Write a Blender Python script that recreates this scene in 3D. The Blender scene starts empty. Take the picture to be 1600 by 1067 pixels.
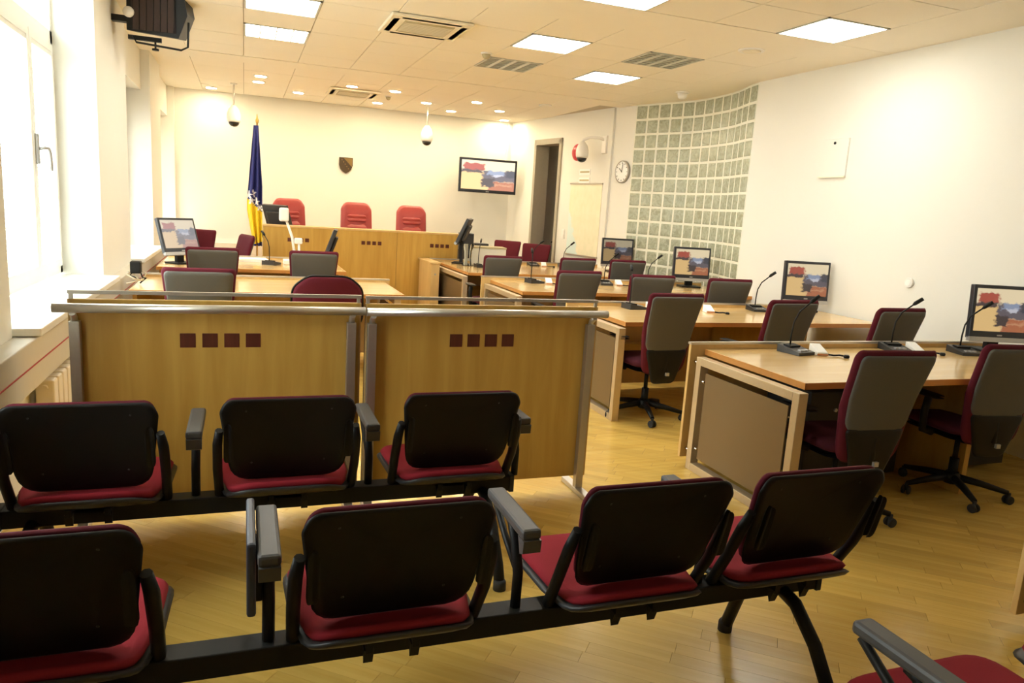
import bpy, bmesh, math, random
from mathutils import Vector, Matrix
random.seed(7)
SC = bpy.context.scene
COL = SC.collection
PI = math.pi
R = math.radians

# ------------------------------------------------------------------ camera
cam_d = bpy.data.cameras.new('camera'); cam = bpy.data.objects.new('camera', cam_d); COL.objects.link(cam)
cam_d.sensor_width = 36.0
cam_d.lens = 1145.36 / 1600 * 36
cam_d.clip_start = 0.05; cam_d.clip_end = 200
yaw, pitch, roll = 0.35585, 0.178586, -0.06299
fw = Vector((math.sin(yaw)*math.cos(pitch), math.cos(yaw)*math.cos(pitch), -math.sin(pitch)))
rt = Vector((math.cos(yaw), -math.sin(yaw), 0)); dn = fw.cross(rt)
rt2 = math.cos(roll)*rt + math.sin(roll)*dn; dn2 = -math.sin(roll)*rt + math.cos(roll)*dn
m3 = Matrix((rt2, -dn2, -fw)).transposed()
cam.matrix_world = Matrix.Translation((0, 0, 1.6)) @ m3.to_4x4()
SC.camera = cam

# ------------------------------------------------------------------ world, exposure
W = bpy.data.worlds.new('sky'); SC.world = W; W.use_nodes = True
bg = W.node_tree.nodes['Background']
bg.inputs[0].default_value = (0.93, 1.0, 0.97, 1); bg.inputs[1].default_value = 5.0
SC.view_settings.view_transform = 'Standard'; SC.view_settings.look = 'None'
SC.view_settings.exposure = 1.55; SC.view_settings.gamma = 1.0
SC.view_settings.use_curve_mapping = False
SC.cycles.use_denoising = True
SC.cycles.max_bounces = 8; SC.cycles.diffuse_bounces = 5; SC.cycles.glossy_bounces = 3
SC.cycles.transmission_bounces = 6; SC.cycles.sample_clamp_indirect = 6.0
SC.cycles.caustics_reflective = False; SC.cycles.caustics_refractive = False

PANEL_E = 8.0      # fluorescent ceiling panels
SPOT_E = 85.0      # warm halogen downlights

H = 3.18           # ceiling height
XR = 5.47          # right wall
XL = -1.05         # left wall pillar face
XW = -1.37         # window plane
YB = 13.4          # back wall
YF = -1.6          # wall behind the camera

# ------------------------------------------------------------------ materials
MATS = {}
def nt(name):
    m = bpy.data.materials.new(name); m.use_nodes = True
    t = m.node_tree; b = t.nodes['Principled BSDF']
    return m, t, b
def setp(b, col=None, rough=None, metal=None, spec=None):
    if col is not None: b.inputs['Base Color'].default_value = (*col, 1)
    if rough is not None: b.inputs['Roughness'].default_value = rough
    if metal is not None: b.inputs['Metallic'].default_value = metal
    if spec is not None: b.inputs['Specular IOR Level'].default_value = spec
def mat(name, col, rough=0.5, metal=0.0, spec=0.5, var=0.06, scale=20.0, bump=0.0, bscale=200.0):
    """plain material with a faint procedural variation in tone and optional fine relief"""
    m, t, b = nt(name); setp(b, col, rough, metal, spec)
    tc = t.nodes.new('ShaderNodeTexCoord')
    if var:
        n = t.nodes.new('ShaderNodeTexNoise'); n.inputs['Scale'].default_value = scale; n.inputs['Detail'].default_value = 3
        mx = t.nodes.new('ShaderNodeMix'); mx.data_type = 'RGBA'
        mx.inputs[6].default_value = (*[c*(1-var) for c in col], 1)
        mx.inputs[7].default_value = (*[min(1, c*(1+var)) for c in col], 1)
        t.links.new(tc.outputs['Object'], n.inputs['Vector'])
        t.links.new(n.outputs['Fac'], mx.inputs[0]); t.links.new(mx.outputs[2], b.inputs['Base Color'])
    if bump:
        n2 = t.nodes.new('ShaderNodeTexNoise'); n2.inputs['Scale'].default_value = bscale
        bp = t.nodes.new('ShaderNodeBump'); bp.inputs['Strength'].default_value = bump; bp.inputs['Distance'].default_value = 0.004
        t.links.new(tc.outputs['Object'], n2.inputs['Vector']); t.links.new(n2.outputs['Fac'], bp.inputs['Height'])
        t.links.new(bp.outputs['Normal'], b.inputs['Normal'])
    MATS[name] = m; return m
def emit(name, col, strength):
    m, t, b = nt(name); setp(b, (0.8, 0.8, 0.8), 0.5)
    b.inputs['Emission Color'].default_value = (*col, 1); b.inputs['Emission Strength'].default_value = strength
    MATS[name] = m; return m
def wood(name, c1, c2, rough=0.35, axis='Z', sx=9.0, island=False, coat=0.0):
    m, t, b = nt(name); setp(b, c1, rough, 0, 0.5)
    tc = t.nodes.new('ShaderNodeTexCoord'); mp = t.nodes.new('ShaderNodeMapping')
    s = {'X': (0.6, sx, sx), 'Y': (sx, 0.6, sx), 'Z': (sx, sx, 0.6)}[axis]
    mp.inputs['Scale'].default_value = s
    n = t.nodes.new('ShaderNodeTexNoise'); n.inputs['Scale'].default_value = 2.2; n.inputs['Detail'].default_value = 5; n.inputs['Distortion'].default_value = 0.6
    rp = t.nodes.new('ShaderNodeValToRGB')
    rp.color_ramp.elements[0].position = 0.3; rp.color_ramp.elements[0].color = (*c1, 1)
    rp.color_ramp.elements[1].position = 0.72; rp.color_ramp.elements[1].color = (*c2, 1)
    t.links.new(tc.outputs['Object'], mp.inputs['Vector']); t.links.new(mp.outputs['Vector'], n.inputs['Vector'])
    t.links.new(n.outputs['Fac'], rp.inputs['Fac'])
    out = rp.outputs['Color']
    if island:
        g = t.nodes.new('ShaderNodeNewGeometry'); oi = t.nodes.new('ShaderNodeObjectInfo')
        ad = t.nodes.new('ShaderNodeMath'); ad.operation = 'ADD'; fr = t.nodes.new('ShaderNodeMath'); fr.operation = 'FRACT'
        t.links.new(g.outputs['Random Per Island'], ad.inputs[0]); t.links.new(oi.outputs['Random'], ad.inputs[1])
        t.links.new(ad.outputs[0], fr.inputs[0])
        mr = t.nodes.new('ShaderNodeMapRange'); mr.inputs[3].default_value = 0.88; mr.inputs[4].default_value = 1.10
        t.links.new(fr.outputs[0], mr.inputs[0])
        ml = t.nodes.new('ShaderNodeVectorMath'); ml.operation = 'SCALE'
        t.links.new(out, ml.inputs[0]); t.links.new(mr.outputs[0], ml.inputs['Scale']); out = ml.outputs[0]
    t.links.new(out, b.inputs['Base Color'])
    if coat: b.inputs['Coat Weight'].default_value = coat; b.inputs['Coat Roughness'].default_value = 0.12
    MATS[name] = m; return m

mat('wall', (0.79, 0.78, 0.715), 0.85, var=0.012, scale=3, bump=0.04, bscale=260)
mat('wall_white', (0.92, 0.92, 0.88), 0.8, var=0.012, scale=3)
mat('ceil', (0.90, 0.845, 0.72), 0.9, var=0.015, scale=5)
mat('tile', (0.90, 0.845, 0.72), 0.95, var=0.05, scale=120, bump=0.15, bscale=300)
mat('joint', (0.55, 0.49, 0.38), 0.9)
mat('sill', (0.88, 0.88, 0.84), 0.3, var=0.02)
mat('frame_white', (0.86, 0.87, 0.85), 0.4, var=0.02)
mat('blind', (0.85, 0.87, 0.86), 0.6, var=0.02)
mat('trunk', (0.66, 0.62, 0.53), 0.5, var=0.03)
mat('radiator', (0.85, 0.78, 0.66), 0.45, var=0.03)
mat('red_cable', (0.45, 0.05, 0.05), 0.5)
mat('metal', (0.50, 0.46, 0.40), 0.38, 0.85, var=0.05, scale=60)
mat('metal_lt', (0.66, 0.63, 0.58), 0.34, 0.85, var=0.05, scale=60)
mat('metal_frame', (0.60, 0.48, 0.31), 0.42, 0.55, var=0.05, scale=60)
mat('chrome', (0.75, 0.75, 0.75), 0.15, 1.0, var=0)
mat('black', (0.006, 0.006, 0.0055), 0.5, 0, 0.28, var=0.1, bump=0.05, bscale=400)
mat('black_gloss', (0.012, 0.012, 0.014), 0.22, 0, 0.5, var=0)
mat('black_rubber', (0.02, 0.02, 0.02), 0.7, var=0.1)
mat('arm_grey', (0.075, 0.075, 0.078), 0.45, var=0.08)
mat('tablet', (0.04, 0.05, 0.075), 0.4, var=0.05)
mat('rim', (0.03, 0.031, 0.033), 0.4, var=0.05)
mat('red', (0.30, 0.018, 0.030), 0.85, 0, 0.25, var=0.10, scale=300, bump=0.15, bscale=500)
mat('maroon', (0.095, 0.007, 0.016), 0.85, 0, 0.25, var=0.10, scale=300, bump=0.15, bscale=500)
mat('maroon_seat_shaded', (0.06, 0.006, 0.014), 0.85, 0, 0.25, var=0.10, scale=300, bump=0.15, bscale=500)  # maroon darkened so the seats carry the shade under the desks
mat('grey_fabric', (0.100, 0.096, 0.084), 0.6, 0, 0.35, var=0.06, scale=200, bump=0.08, bscale=500)
mat('leather', (0.36, 0.045, 0.040), 0.38, 0, 0.5, var=0.08, scale=30, bump=0.08, bscale=120)
wood('veneer', (0.52, 0.295, 0.052), (0.63, 0.385, 0.082), 0.42, 'Z', 7)
wood('veneer_lt', (0.64, 0.42, 0.16), (0.72, 0.49, 0.20), 0.4, 'Z', 6)
wood('table', (0.72, 0.47, 0.19), (0.80, 0.56, 0.25), 0.19, 'X', 8, coat=0.4)
wood('table_edge', (0.54, 0.23, 0.05), (0.62, 0.27, 0.065), 0.35, 'X', 8)
wood('plank', (0.66, 0.42, 0.095), (0.76, 0.52, 0.14), 0.24, 'X', 12, island=True, coat=0.15)
wood('inlay', (0.085, 0.018, 0.008), (0.13, 0.03, 0.012), 0.4, 'Z', 20)
mat('floor_base', (0.12, 0.06, 0.02), 0.7)
mat('glass_dark', (0.55, 0.60, 0.50), 0.2)
mat('mortar', (0.80, 0.80, 0.68), 0.8, var=0.03)
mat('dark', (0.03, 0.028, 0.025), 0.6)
mat('bezel', (0.02, 0.022, 0.03), 0.3, var=0)
mat('silver', (0.45, 0.45, 0.45), 0.35, 0.5)
mat('cam_white', (0.85, 0.83, 0.78), 0.4, var=0.02)
mat('beige_plastic', (0.84, 0.77, 0.60), 0.5, var=0.03)
mat('grille', (0.46, 0.40, 0.24), 0.7, var=0.1, scale=120)
mat('slot', (0.04, 0.03, 0.02), 0.7)
mat('paper', (0.90, 0.90, 0.88), 0.8, var=0.01)
mat('orange', (0.55, 0.22, 0.08), 0.5)
mat('pink', (0.80, 0.45, 0.42), 0.7)
mat('brass', (0.55, 0.38, 0.12), 0.3, 0.9)
mat('flag_blue', (0.015, 0.02, 0.16), 0.7, var=0.05)
mat('flag_yellow', (0.85, 0.66, 0.03), 0.7, var=0.03)
mat('flag_white', (0.85, 0.85, 0.9), 0.7, var=0)
mat('door_frame', (0.40, 0.36, 0.28), 0.5)
mat('door_leaf', (0.10, 0.05, 0.035), 0.4)
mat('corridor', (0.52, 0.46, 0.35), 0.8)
mat('crest_dark', (0.06, 0.035, 0.012), 0.45)
mat('crest_gold', (0.25, 0.16, 0.05), 0.4, 0.4)
mat('pale_box', (0.66, 0.66, 0.58), 0.5, var=0.03)
mat('red_plastic', (0.55, 0.02, 0.03), 0.3, var=0)
mat('grille_dark', (0.035, 0.018, 0.014), 0.7, var=0.2, scale=60)
mat('louver', (0.60, 0.60, 0.52), 0.35, 0.3)
mat('louver_gap', (0.30, 0.31, 0.26), 0.6)
emit('panel_on', (1.0, 0.98, 0.90), PANEL_E)
emit('down_on', (1.0, 0.83, 0.55), SPOT_E)

# perforated sheet metal of the desk ends
def perforated():
    m, t, b = nt('perforated'); setp(b, (0.42, 0.35, 0.27), 0.42, 0.6)
    tc = t.nodes.new('ShaderNodeTexCoord'); v = t.nodes.new('ShaderNodeTexVoronoi'); v.inputs['Scale'].default_value = 220; v.inputs['Randomness'].default_value = 0
    rp = t.nodes.new('ShaderNodeValToRGB'); rp.color_ramp.elements[0].position = 0.28; rp.color_ramp.elements[0].color = (0.15, 0.105, 0.055, 1)
    rp.color_ramp.elements[1].position = 0.36; rp.color_ramp.elements[1].color = (0.23, 0.165, 0.09, 1)
    t.links.new(tc.outputs['Object'], v.inputs['Vector']); t.links.new(v.outputs['Distance'], rp.inputs['Fac']); t.links.new(rp.outputs['Color'], b.inputs['Base Color'])
    MATS['perforated'] = m
perforated()
# wavy glass of the blocks
def block_glass():
    m, t, b = nt('block_glass'); setp(b, (0.44, 0.50, 0.40), 0.16, 0, 0.6)
    tc = t.nodes.new('ShaderNodeTexCoord'); oi = t.nodes.new('ShaderNodeObjectInfo')
    ad = t.nodes.new('ShaderNodeVectorMath'); ad.operation = 'ADD'
    sc = t.nodes.new('ShaderNodeVectorMath'); sc.operation = 'SCALE'; sc.inputs['Scale'].default_value = 1.0
    cb = t.nodes.new('ShaderNodeCombineXYZ'); m1 = t.nodes.new('ShaderNodeMath'); m1.operation = 'MULTIPLY'; m1.inputs[1].default_value = 37
    t.links.new(oi.outputs['Random'], m1.inputs[0]); t.links.new(m1.outputs[0], cb.inputs[0])
    t.links.new(tc.outputs['Object'], ad.inputs[0]); t.links.new(cb.outputs[0], ad.inputs[1])
    n = t.nodes.new('ShaderNodeTexNoise'); n.inputs['Scale'].default_value = 16; n.inputs['Detail'].default_value = 2; n.inputs['Distortion'].default_value = 1.2
    t.links.new(ad.outputs[0], n.inputs['Vector'])
    rp = t.nodes.new('ShaderNodeValToRGB'); rp.color_ramp.elements[0].position = 0.32; rp.color_ramp.elements[0].color = (0.40, 0.43, 0.30, 1)
    rp.color_ramp.elements[1].position = 0.7; rp.color_ramp.elements[1].color = (0.64, 0.67, 0.52, 1)
    t.links.new(n.outputs['Fac'], rp.inputs['Fac'])
    bp = t.nodes.new('ShaderNodeBump'); bp.inputs['Strength'].default_value = 0.4; bp.inputs['Distance'].default_value = 0.01
    t.links.new(n.outputs['Fac'], bp.inputs['Height']); t.links.new(bp.outputs['Normal'], b.inputs['Normal'])
    t.links.new(rp.outputs['Color'], b.inputs['Base Color'])
    b.inputs['Transmission Weight'].default_value = 0.25
    MATS['block_glass'] = m
block_glass()
def clear_glass():
    m, t, b = nt('clear_glass'); setp(b, (0.9, 0.95, 0.93), 0.03); b.inputs['Transmission Weight'].default_value = 1.0; b.inputs['IOR'].default_value = 1.3
    MATS['clear_glass'] = m
    # flat window pane: light passes straight through, with a faint reflection
    m = bpy.data.materials.new('pane'); m.use_nodes = True; t = m.node_tree
    for n in list(t.nodes):
        if n.type != 'OUTPUT_MATERIAL': t.nodes.remove(n)
    o = [n for n in t.nodes if n.type == 'OUTPUT_MATERIAL'][0]
    tr = t.nodes.new('ShaderNodeBsdfTransparent'); gl = t.nodes.new('ShaderNodeBsdfGlossy'); gl.inputs['Roughness'].default_value = 0.02
    mx = t.nodes.new('ShaderNodeMixShader'); mx.inputs[0].default_value = 0.05
    t.links.new(tr.outputs[0], mx.inputs[1]); t.links.new(gl.outputs[0], mx.inputs[2]); t.links.new(mx.outputs[0], o.inputs[0])
    MATS['pane'] = m
clear_glass()
# picture shown on the screens: the courtroom seen by the room's own camera, as flat patches
def screen(name, wash, strength):
    m, t, b = nt(name); setp(b, (0.02, 0.02, 0.02), 0.25)
    tc = t.nodes.new('ShaderNodeTexCoord'); sp = t.nodes.new('ShaderNodeSeparateXYZ')
    nz = t.nodes.new('ShaderNodeTexNoise'); nz.inputs['Scale'].default_value = 9; nz.inputs['Detail'].default_value = 3
    t.links.new(tc.outputs['Generated'], nz.inputs['Vector'])
    nz.inputs['Scale'].default_value = 11; nz.inputs['Detail'].default_value = 4
    ma = t.nodes.new('ShaderNodeVectorMath'); ma.operation = 'MULTIPLY_ADD'; ma.inputs[1].default_value = (.20, .20, .20); ma.inputs[2].default_value = (-.10, -.10, -.10)
    wv = t.nodes.new('ShaderNodeVectorMath'); wv.operation = 'ADD'
    t.links.new(nz.outputs['Color'], ma.inputs[0]); t.links.new(ma.outputs[0], wv.inputs[0]); t.links.new(tc.outputs['Generated'], wv.inputs[1])
    t.links.new(wv.outputs[0], sp.inputs[0])
    def band(sock, lo, hi, soft=0.02):
        a = t.nodes.new('ShaderNodeMapRange'); a.inputs[1].default_value = lo-soft; a.inputs[2].default_value = lo+soft
        c = t.nodes.new('ShaderNodeMapRange'); c.inputs[1].default_value = hi-soft; c.inputs[2].default_value = hi+soft; c.inputs[3].default_value = 1; c.inputs[4].default_value = 0
        mu = t.nodes.new('ShaderNodeMath'); mu.operation = 'MULTIPLY'
        t.links.new(sock, a.inputs[0]); t.links.new(sock, c.inputs[0]); t.links.new(a.outputs[0], mu.inputs[0]); t.links.new(c.outputs[0], mu.inputs[1])
        return mu.outputs[0]
    rects = [  # x0 x1 z0 z1 colour, z upwards
        (-.2, .50, -.2, .62, (0.80, 0.52, 0.20)), (.05, .42, .66, .90, (0.42, 0.06, 0.03)), (-.05, .38, .58, .68, (0.06, 0.03, 0.03)),
        (.40, 1.2, .30, .66, (0.10, 0.08, 0.10)), (.48, .80, .52, .68, (0.25, 0.30, 0.42)), (.58, .78, .47, .55, (0.55, 0.55, 0.62)),
        (.84, 1.05, .46, .72, (0.03, 0.03, 0.05)), (.50, 1.2, -.1, .30, (0.42, 0.12, 0.04)), (.38, .62, .12, .40, (0.04, 0.02, 0.02)),
        (.62, .95, .16, .22, (0.55, 0.25, 0.12))]
    prev = None
    for (x0, x1, z0, z1, c) in rects:
        mu = t.nodes.new('ShaderNodeMath'); mu.operation = 'MULTIPLY'
        t.links.new(band(sp.outputs[0], x0, x1), mu.inputs[0]); t.links.new(band(sp.outputs[2], z0, z1), mu.inputs[1])
        mx = t.nodes.new('ShaderNodeMix'); mx.data_type = 'RGBA'
        if prev is None: mx.inputs[6].default_value = (0.88, 0.72, 0.45, 1)
        else: t.links.new(prev, mx.inputs[6])
        mx.inputs[7].default_value = (*c, 1); t.links.new(mu.outputs[0], mx.inputs[0]); prev = mx.outputs[2]
    mw = t.nodes.new('ShaderNodeMix'); mw.data_type = 'RGBA'; mw.inputs[0].default_value = wash; mw.inputs[7].default_value = (0.8, 0.8, 0.85, 1)
    t.links.new(prev, mw.inputs[6])
    t.links.new(mw.outputs[2], b.inputs['Emission Color']); b.inputs['Emission Strength'].default_value = strength
    MATS[name] = m
screen('screen_desk', 0.02, 0.27); screen('screen_side', 0.30, 0.30); screen('screen_tv', 0.10, 0.55); screen('screen_dim', 0.03, 0.13)
def map_print():
    m, t, b = nt('map_print'); setp(b, (0.9, 0.85, 0.7), 0.6)
    tc = t.nodes.new('ShaderNodeTexCoord'); sp = t.nodes.new('ShaderNodeSeparateXYZ'); t.links.new(tc.outputs['Generated'], sp.inputs[0])
    n = t.nodes.new('ShaderNodeTexNoise'); n.inputs['Scale'].default_value = 9; n.inputs['Detail'].default_value = 6; t.links.new(tc.outputs['Generated'], n.inputs['Vector'])
    rp = t.nodes.new('ShaderNodeValToRGB'); e = rp.color_ramp.elements
    e[0].position = 0.35; e[0].color = (0.80, 0.78, 0.56, 1); e[1].position = 0.65; e[1].color = (0.90, 0.82, 0.62, 1)
    t.links.new(n.outputs['Fac'], rp.inputs['Fac'])
    # sea: lower-left corner of the sheet
    ad = t.nodes.new('ShaderNodeMath'); ad.operation = 'MULTIPLY_ADD'; ad.inputs[1].default_value = 1.6
    t.links.new(sp.outputs[0], ad.inputs[0])
    t.links.new(sp.outputs[2], ad.inputs[2])
    ms = t.nodes.new('ShaderNodeMath'); ms.operation = 'MULTIPLY_ADD'; ms.inputs[1].default_value = 0.5
    t.links.new(n.outputs['Fac'], ms.inputs[0]); t.links.new(ad.outputs[0], ms.inputs[2])
    mr = t.nodes.new('ShaderNodeMapRange'); mr.inputs[1].default_value = 1.52; mr.inputs[2].default_value = 1.55
    mr.inputs[1].default_value = 0.85; mr.inputs[2].default_value = 0.9; mr.inputs[3].default_value = 1; mr.inputs[4].default_value = 0
    t.links.new(ms.outputs[0], mr.inputs[0])
    mx = t.nodes.new('ShaderNodeMix'); mx.data_type = 'RGBA'; mx.inputs[7].default_value = (0.70, 0.82, 0.78, 1)
    t.links.new(mr.outputs[0], mx.inputs[0]); t.links.new(rp.outputs['Color'], mx.inputs[6]); t.links.new(mx.outputs[2], b.inputs['Base Color'])
    MATS['map_print'] = m
map_print()

# ------------------------------------------------------------------ mesh helpers
class MB:
    def __init__(s): s.v = []; s.f = []; s.sm = []
    def add(s, vs, fs, smooth=False):
        o = len(s.v); s.v += [tuple(v) for v in vs]
        for f in fs: s.f.append(tuple(i+o for i in f)); s.sm.append(smooth)
        return s
    def box(s, x0, x1, y0, y1, z0, z1, M=None, b=0.0):
        if b > 0:
            bm = bmesh.new(); bmesh.ops.create_cube(bm, size=1)
            for v in bm.verts: v.co = Vector(((x0+x1)/2+v.co.x*(x1-x0), (y0+y1)/2+v.co.y*(y1-y0), (z0+z1)/2+v.co.z*(z1-z0)))
            bmesh.ops.bevel(bm, geom=bm.edges[:], offset=b, segments=2, profile=0.5, affect='EDGES')
            bm.verts.index_update()
            vs = [(M @ v.co) if M else v.co.copy() for v in bm.verts]; fs = [[v.index for v in f.verts] for f in bm.faces]
            bm.free(); return s.add(vs, fs)
        vs = [Vector((x, y, z)) for z in (z0, z1) for y in (y0, y1) for x in (x0, x1)]
        if M: vs = [M @ v for v in vs]
        return s.add(vs, [(0, 2, 3, 1), (4, 5, 7, 6), (0, 1, 5, 4), (2, 6, 7, 3), (0, 4, 6, 2), (1, 3, 7, 5)])
    def tube(s, pts, r, n=10, caps=True, rot=0.0, flat=1.0):
        pts = [Vector(p) for p in pts]; rs = r if isinstance(r, (list, tuple)) else [r]*len(pts)
        up = None; rings = []
        for i, p in enumerate(pts):
            t = (pts[min(i+1, len(pts)-1)] - pts[max(i-1, 0)]).normalized()
            if up is None:
                up = Vector((0, 0, 1)) if abs(t.z) < 0.9 else Vector((0, 1, 0))
            a = (up - t*up.dot(t)).normalized(); up = a; bb = t.cross(a)
            rings.append([p + (a*math.cos(2*PI*k/n+rot)*flat + bb*math.sin(2*PI*k/n+rot))*rs[i] for k in range(n)])
        vs = [v for rg in rings for v in rg]; fs = []
        for i in range(len(pts)-1):
            for k in range(n): fs.append((i*n+k, i*n+(k+1) % n, (i+1)*n+(k+1) % n, (i+1)*n+k))
        o = len(s.v); s.add(vs, fs, n > 4)
        if caps:
            s.f.append(tuple(o+k for k in reversed(range(n)))); s.sm.append(False)
            s.f.append(tuple(o+(len(pts)-1)*n+k for k in range(n))); s.sm.append(False)
        return s
    def lathe(s, prof, n=20, M=None):   # prof: (r,z) from bottom to top
        vs = []; fs = []
        for (r, z) in prof:
            for k in range(n):
                v = Vector((r*math.cos(2*PI*k/n), r*math.sin(2*PI*k/n), z)); vs.append(M @ v if M else v)
        for i in range(len(prof)-1):
            for k in range(n): fs.append((i*n+k, i*n+(k+1) % n, (i+1)*n+(k+1) % n, (i+1)*n+k))
        o = len(s.v); s.add(vs, fs, True)
        s.f.append(tuple(o+k for k in reversed(range(n)))); s.sm.append(False)
        s.f.append(tuple(o+(len(prof)-1)*n+k for k in range(n))); s.sm.append(False)
        return s
    def prism(s, pts, fn, d0, d1):     # outline pts (a,b); fn(a,b,d)->xyz
        n = len(pts); vs = [fn(a, b, d0) for a, b in pts] + [fn(a, b, d1) for a, b in pts]
        fs = [tuple(reversed(range(n))), tuple(range(n, 2*n))] + [(k, (k+1) % n, n+(k+1) % n, n+k) for k in range(n)]
        return s.add(vs, fs)
    def pad(s, outline, half, fn, p=4.0, rings=5):   # rounded slab on an outline, bent by fn(a,b,c)
        n = len(outline); ca = sum(a for a, b in outline)/n; cb = sum(b for a, b in outline)/n
        vs = []; fs = []
        ts = [0.35, 0.7, 0.88, 0.96, 1.0][:rings]
        def hh(t): return half*max(0.0, 1-t**p)**(1/p)
        for sgn in (1, -1):
            for t in ts:
                for (a, b) in outline: vs.append(fn(ca+(a-ca)*t, cb+(b-cb)*t, sgn*hh(t)))
            vs.append(fn(ca, cb, sgn*half))
        m = n*len(ts)+1
        for q, sgn in enumerate((1, -1)):
            o = q*m
            for i in range(len(ts)-1):
                for k in range(n):
                    f = (o+i*n+k, o+(i+1)*n+k, o+(i+1)*n+(k+1) % n, o+i*n+(k+1) % n)
                    fs.append(f if sgn > 0 else tuple(reversed(f)))
            for k in range(n):
                f = (o+m-1, o+k, o+(k+1) % n); fs.append(f if sgn > 0 else tuple(reversed(f)))
        return s.add(vs, fs, True)
    def mesh(s, name):
        me = bpy.data.meshes.new(name); me.from_pydata(s.v, [], s.f)
        me.polygons.foreach_set('use_smooth', s.sm)
        bm = bmesh.new(); bm.from_mesh(me)
        bmesh.ops.remove_doubles(bm, verts=bm.verts, dist=1e-6)
        bmesh.ops.recalc_face_normals(bm, faces=bm.faces)
        bm.to_mesh(me); bm.free(); me.update()
        return me
def rpoly(pts, rad, seg=5):
    out = []; n = len(pts)
    for i in range(n):
        p0, p, p1 = Vector(pts[i-1]), Vector(pts[i]), Vector(pts[(i+1) % n])
        r = rad[i] if isinstance(rad, (list, tuple)) else rad
        a = (p0-p).normalized(); b = (p1-p).normalized()
        ang = a.angle(b); d = min(r/math.tan(ang/2), 0.49*min((p0-p).length, (p1-p).length))
        A = p+a*d; B = p+b*d
        for k in range(seg+1):
            t = k/seg; q = (1-t)**2*A + 2*t*(1-t)*p + t*t*B; out.append((q.x, q.y))
    return out
def link(name, me, m, parent=None, kind=None, label=None):
    o = bpy.data.objects.new(name, me); COL.objects.link(o)
    if m and not me.materials: me.materials.append(MATS[m])
    if parent: o.parent = parent
    if kind: o['kind'] = kind
    if label: o['label'] = label
    return o
def obj(name, mb, m, parent=None, kind=None, label=None): return link(name, mb.mesh(name), m, parent, kind, label)
def tag(o, label, cat, group=None):
    o['label'] = label; o['category'] = cat
    if group: o['group'] = group
    return o
def thing(name, label, cat, loc=(0, 0, 0), rz=0.0, group=None):
    o = bpy.data.objects.new(name, None); o.empty_display_size = 0.1; COL.objects.link(o)
    o.location = loc; o.rotation_euler = (0, 0, rz)
    return tag(o, label, cat, group)
def dup(root, loc, rz, label, group=None):
    r = root.copy(); COL.objects.link(r); r.location = loc; r.rotation_euler = (0, 0, rz); r['label'] = label
    if group: r['group'] = group
    def rec(src, dst):
        for ch in list(src.children):
            c = ch.copy(); COL.objects.link(c); c.parent = dst; rec(ch, c)
    rec(root, r); return r
class Proto:
    """first use places the prototype itself, later uses copy it with its parts"""
    def __init__(s, root): s.root = root; s.used = False
    def put(s, loc, rz, label, group):
        if not s.used:
            s.used = True; o = s.root; o.location = loc; o.rotation_euler = (0, 0, rz); o['label'] = label; o['group'] = group; return o
        return dup(s.root, loc, rz, label, group)
def RX(a): return Matrix.Rotation(a, 4, 'X')
def RY(a): return Matrix.Rotation(a, 4, 'Y')
def RZ(a): return Matrix.Rotation(a, 4, 'Z')
def TR(x, y, z): return Matrix.Translation((x, y, z))

# ================================================================== SETTING
# ---- floor of diagonal oak staves
fl = obj('floor', MB().box(-1.6, 6.4, YF-0.2, 14.2, -0.12, -0.012), 'floor_base', None, 'structure')
fl['label'] = 'golden oak parquet floor of narrow diagonal staves'
def visible_score(x, y):
    d = Vector((x, y, -1.6)); c = Vector((d.dot(rt2), d.dot(dn2), d.dot(fw)))
    if c.z < 0.3: return None
    px = c.x/c.z*1145.36+800; py = c.y/c.z*1145.36+533.5
    if -20 < px < 1620 and -20 < py < 1090: return c.z
    return None
def make_floor():
    ang = R(-40); ca, sa = math.cos(ang), math.sin(ang)
    w, L = 0.071, 0.50; cand = []
    for i in range(-110, 130):
        v = i*w; off = random.uniform(0, L)
        for k in range(-26, 26):
            u = k*L+off
            x = u*ca - v*sa; y = u*sa + v*ca
            if -1.45 < x < 6.1 and YF-0.1 < y < 13.6: cand.append((x, y))
    sc = []
    for (x, y) in cand:
        z = visible_score(x, y)
        # floor in open view: in front of the desks, between the rows and under the benches
        open_ = (y < 5.0 and x < 2.9) or (y < 3.1)
        sc.append((z if (z is not None and open_) else 99, x, y))
    sc.sort()
    e = 0.0006
    me = MB().box(-L/2+e, L/2-e, -w/2+e*.6, w/2-e*.6, -0.014, 0).mesh('plank')
    me.materials.append(MATS['plank'])
    rest = MB()
    for n, (z, x, y) in enumerate(sc):
        if n < 300:
            o = bpy.data.objects.new('plank', me); COL.objects.link(o); o.parent = fl
            o.location = (x, y, 0); o.rotation_euler = (0, 0, ang)
        else:
            M = TR(x, y, 0) @ RZ(ang)
            rest.add([M @ Vector((a, b, 0)) for a, b in ((-L/2+e, -w/2+e*.6), (L/2-e, -w/2+e*.6), (L/2-e, w/2-e*.6), (-L/2+e, w/2-e*.6))], [(0, 1, 2, 3)])
    m2 = bpy.data.meshes.new('plank_field'); m2.from_pydata(rest.v, [], rest.f); m2.materials.append(MATS['plank'])
    link('plank_field', m2, None, fl, 'stuff')
make_floor()

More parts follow.
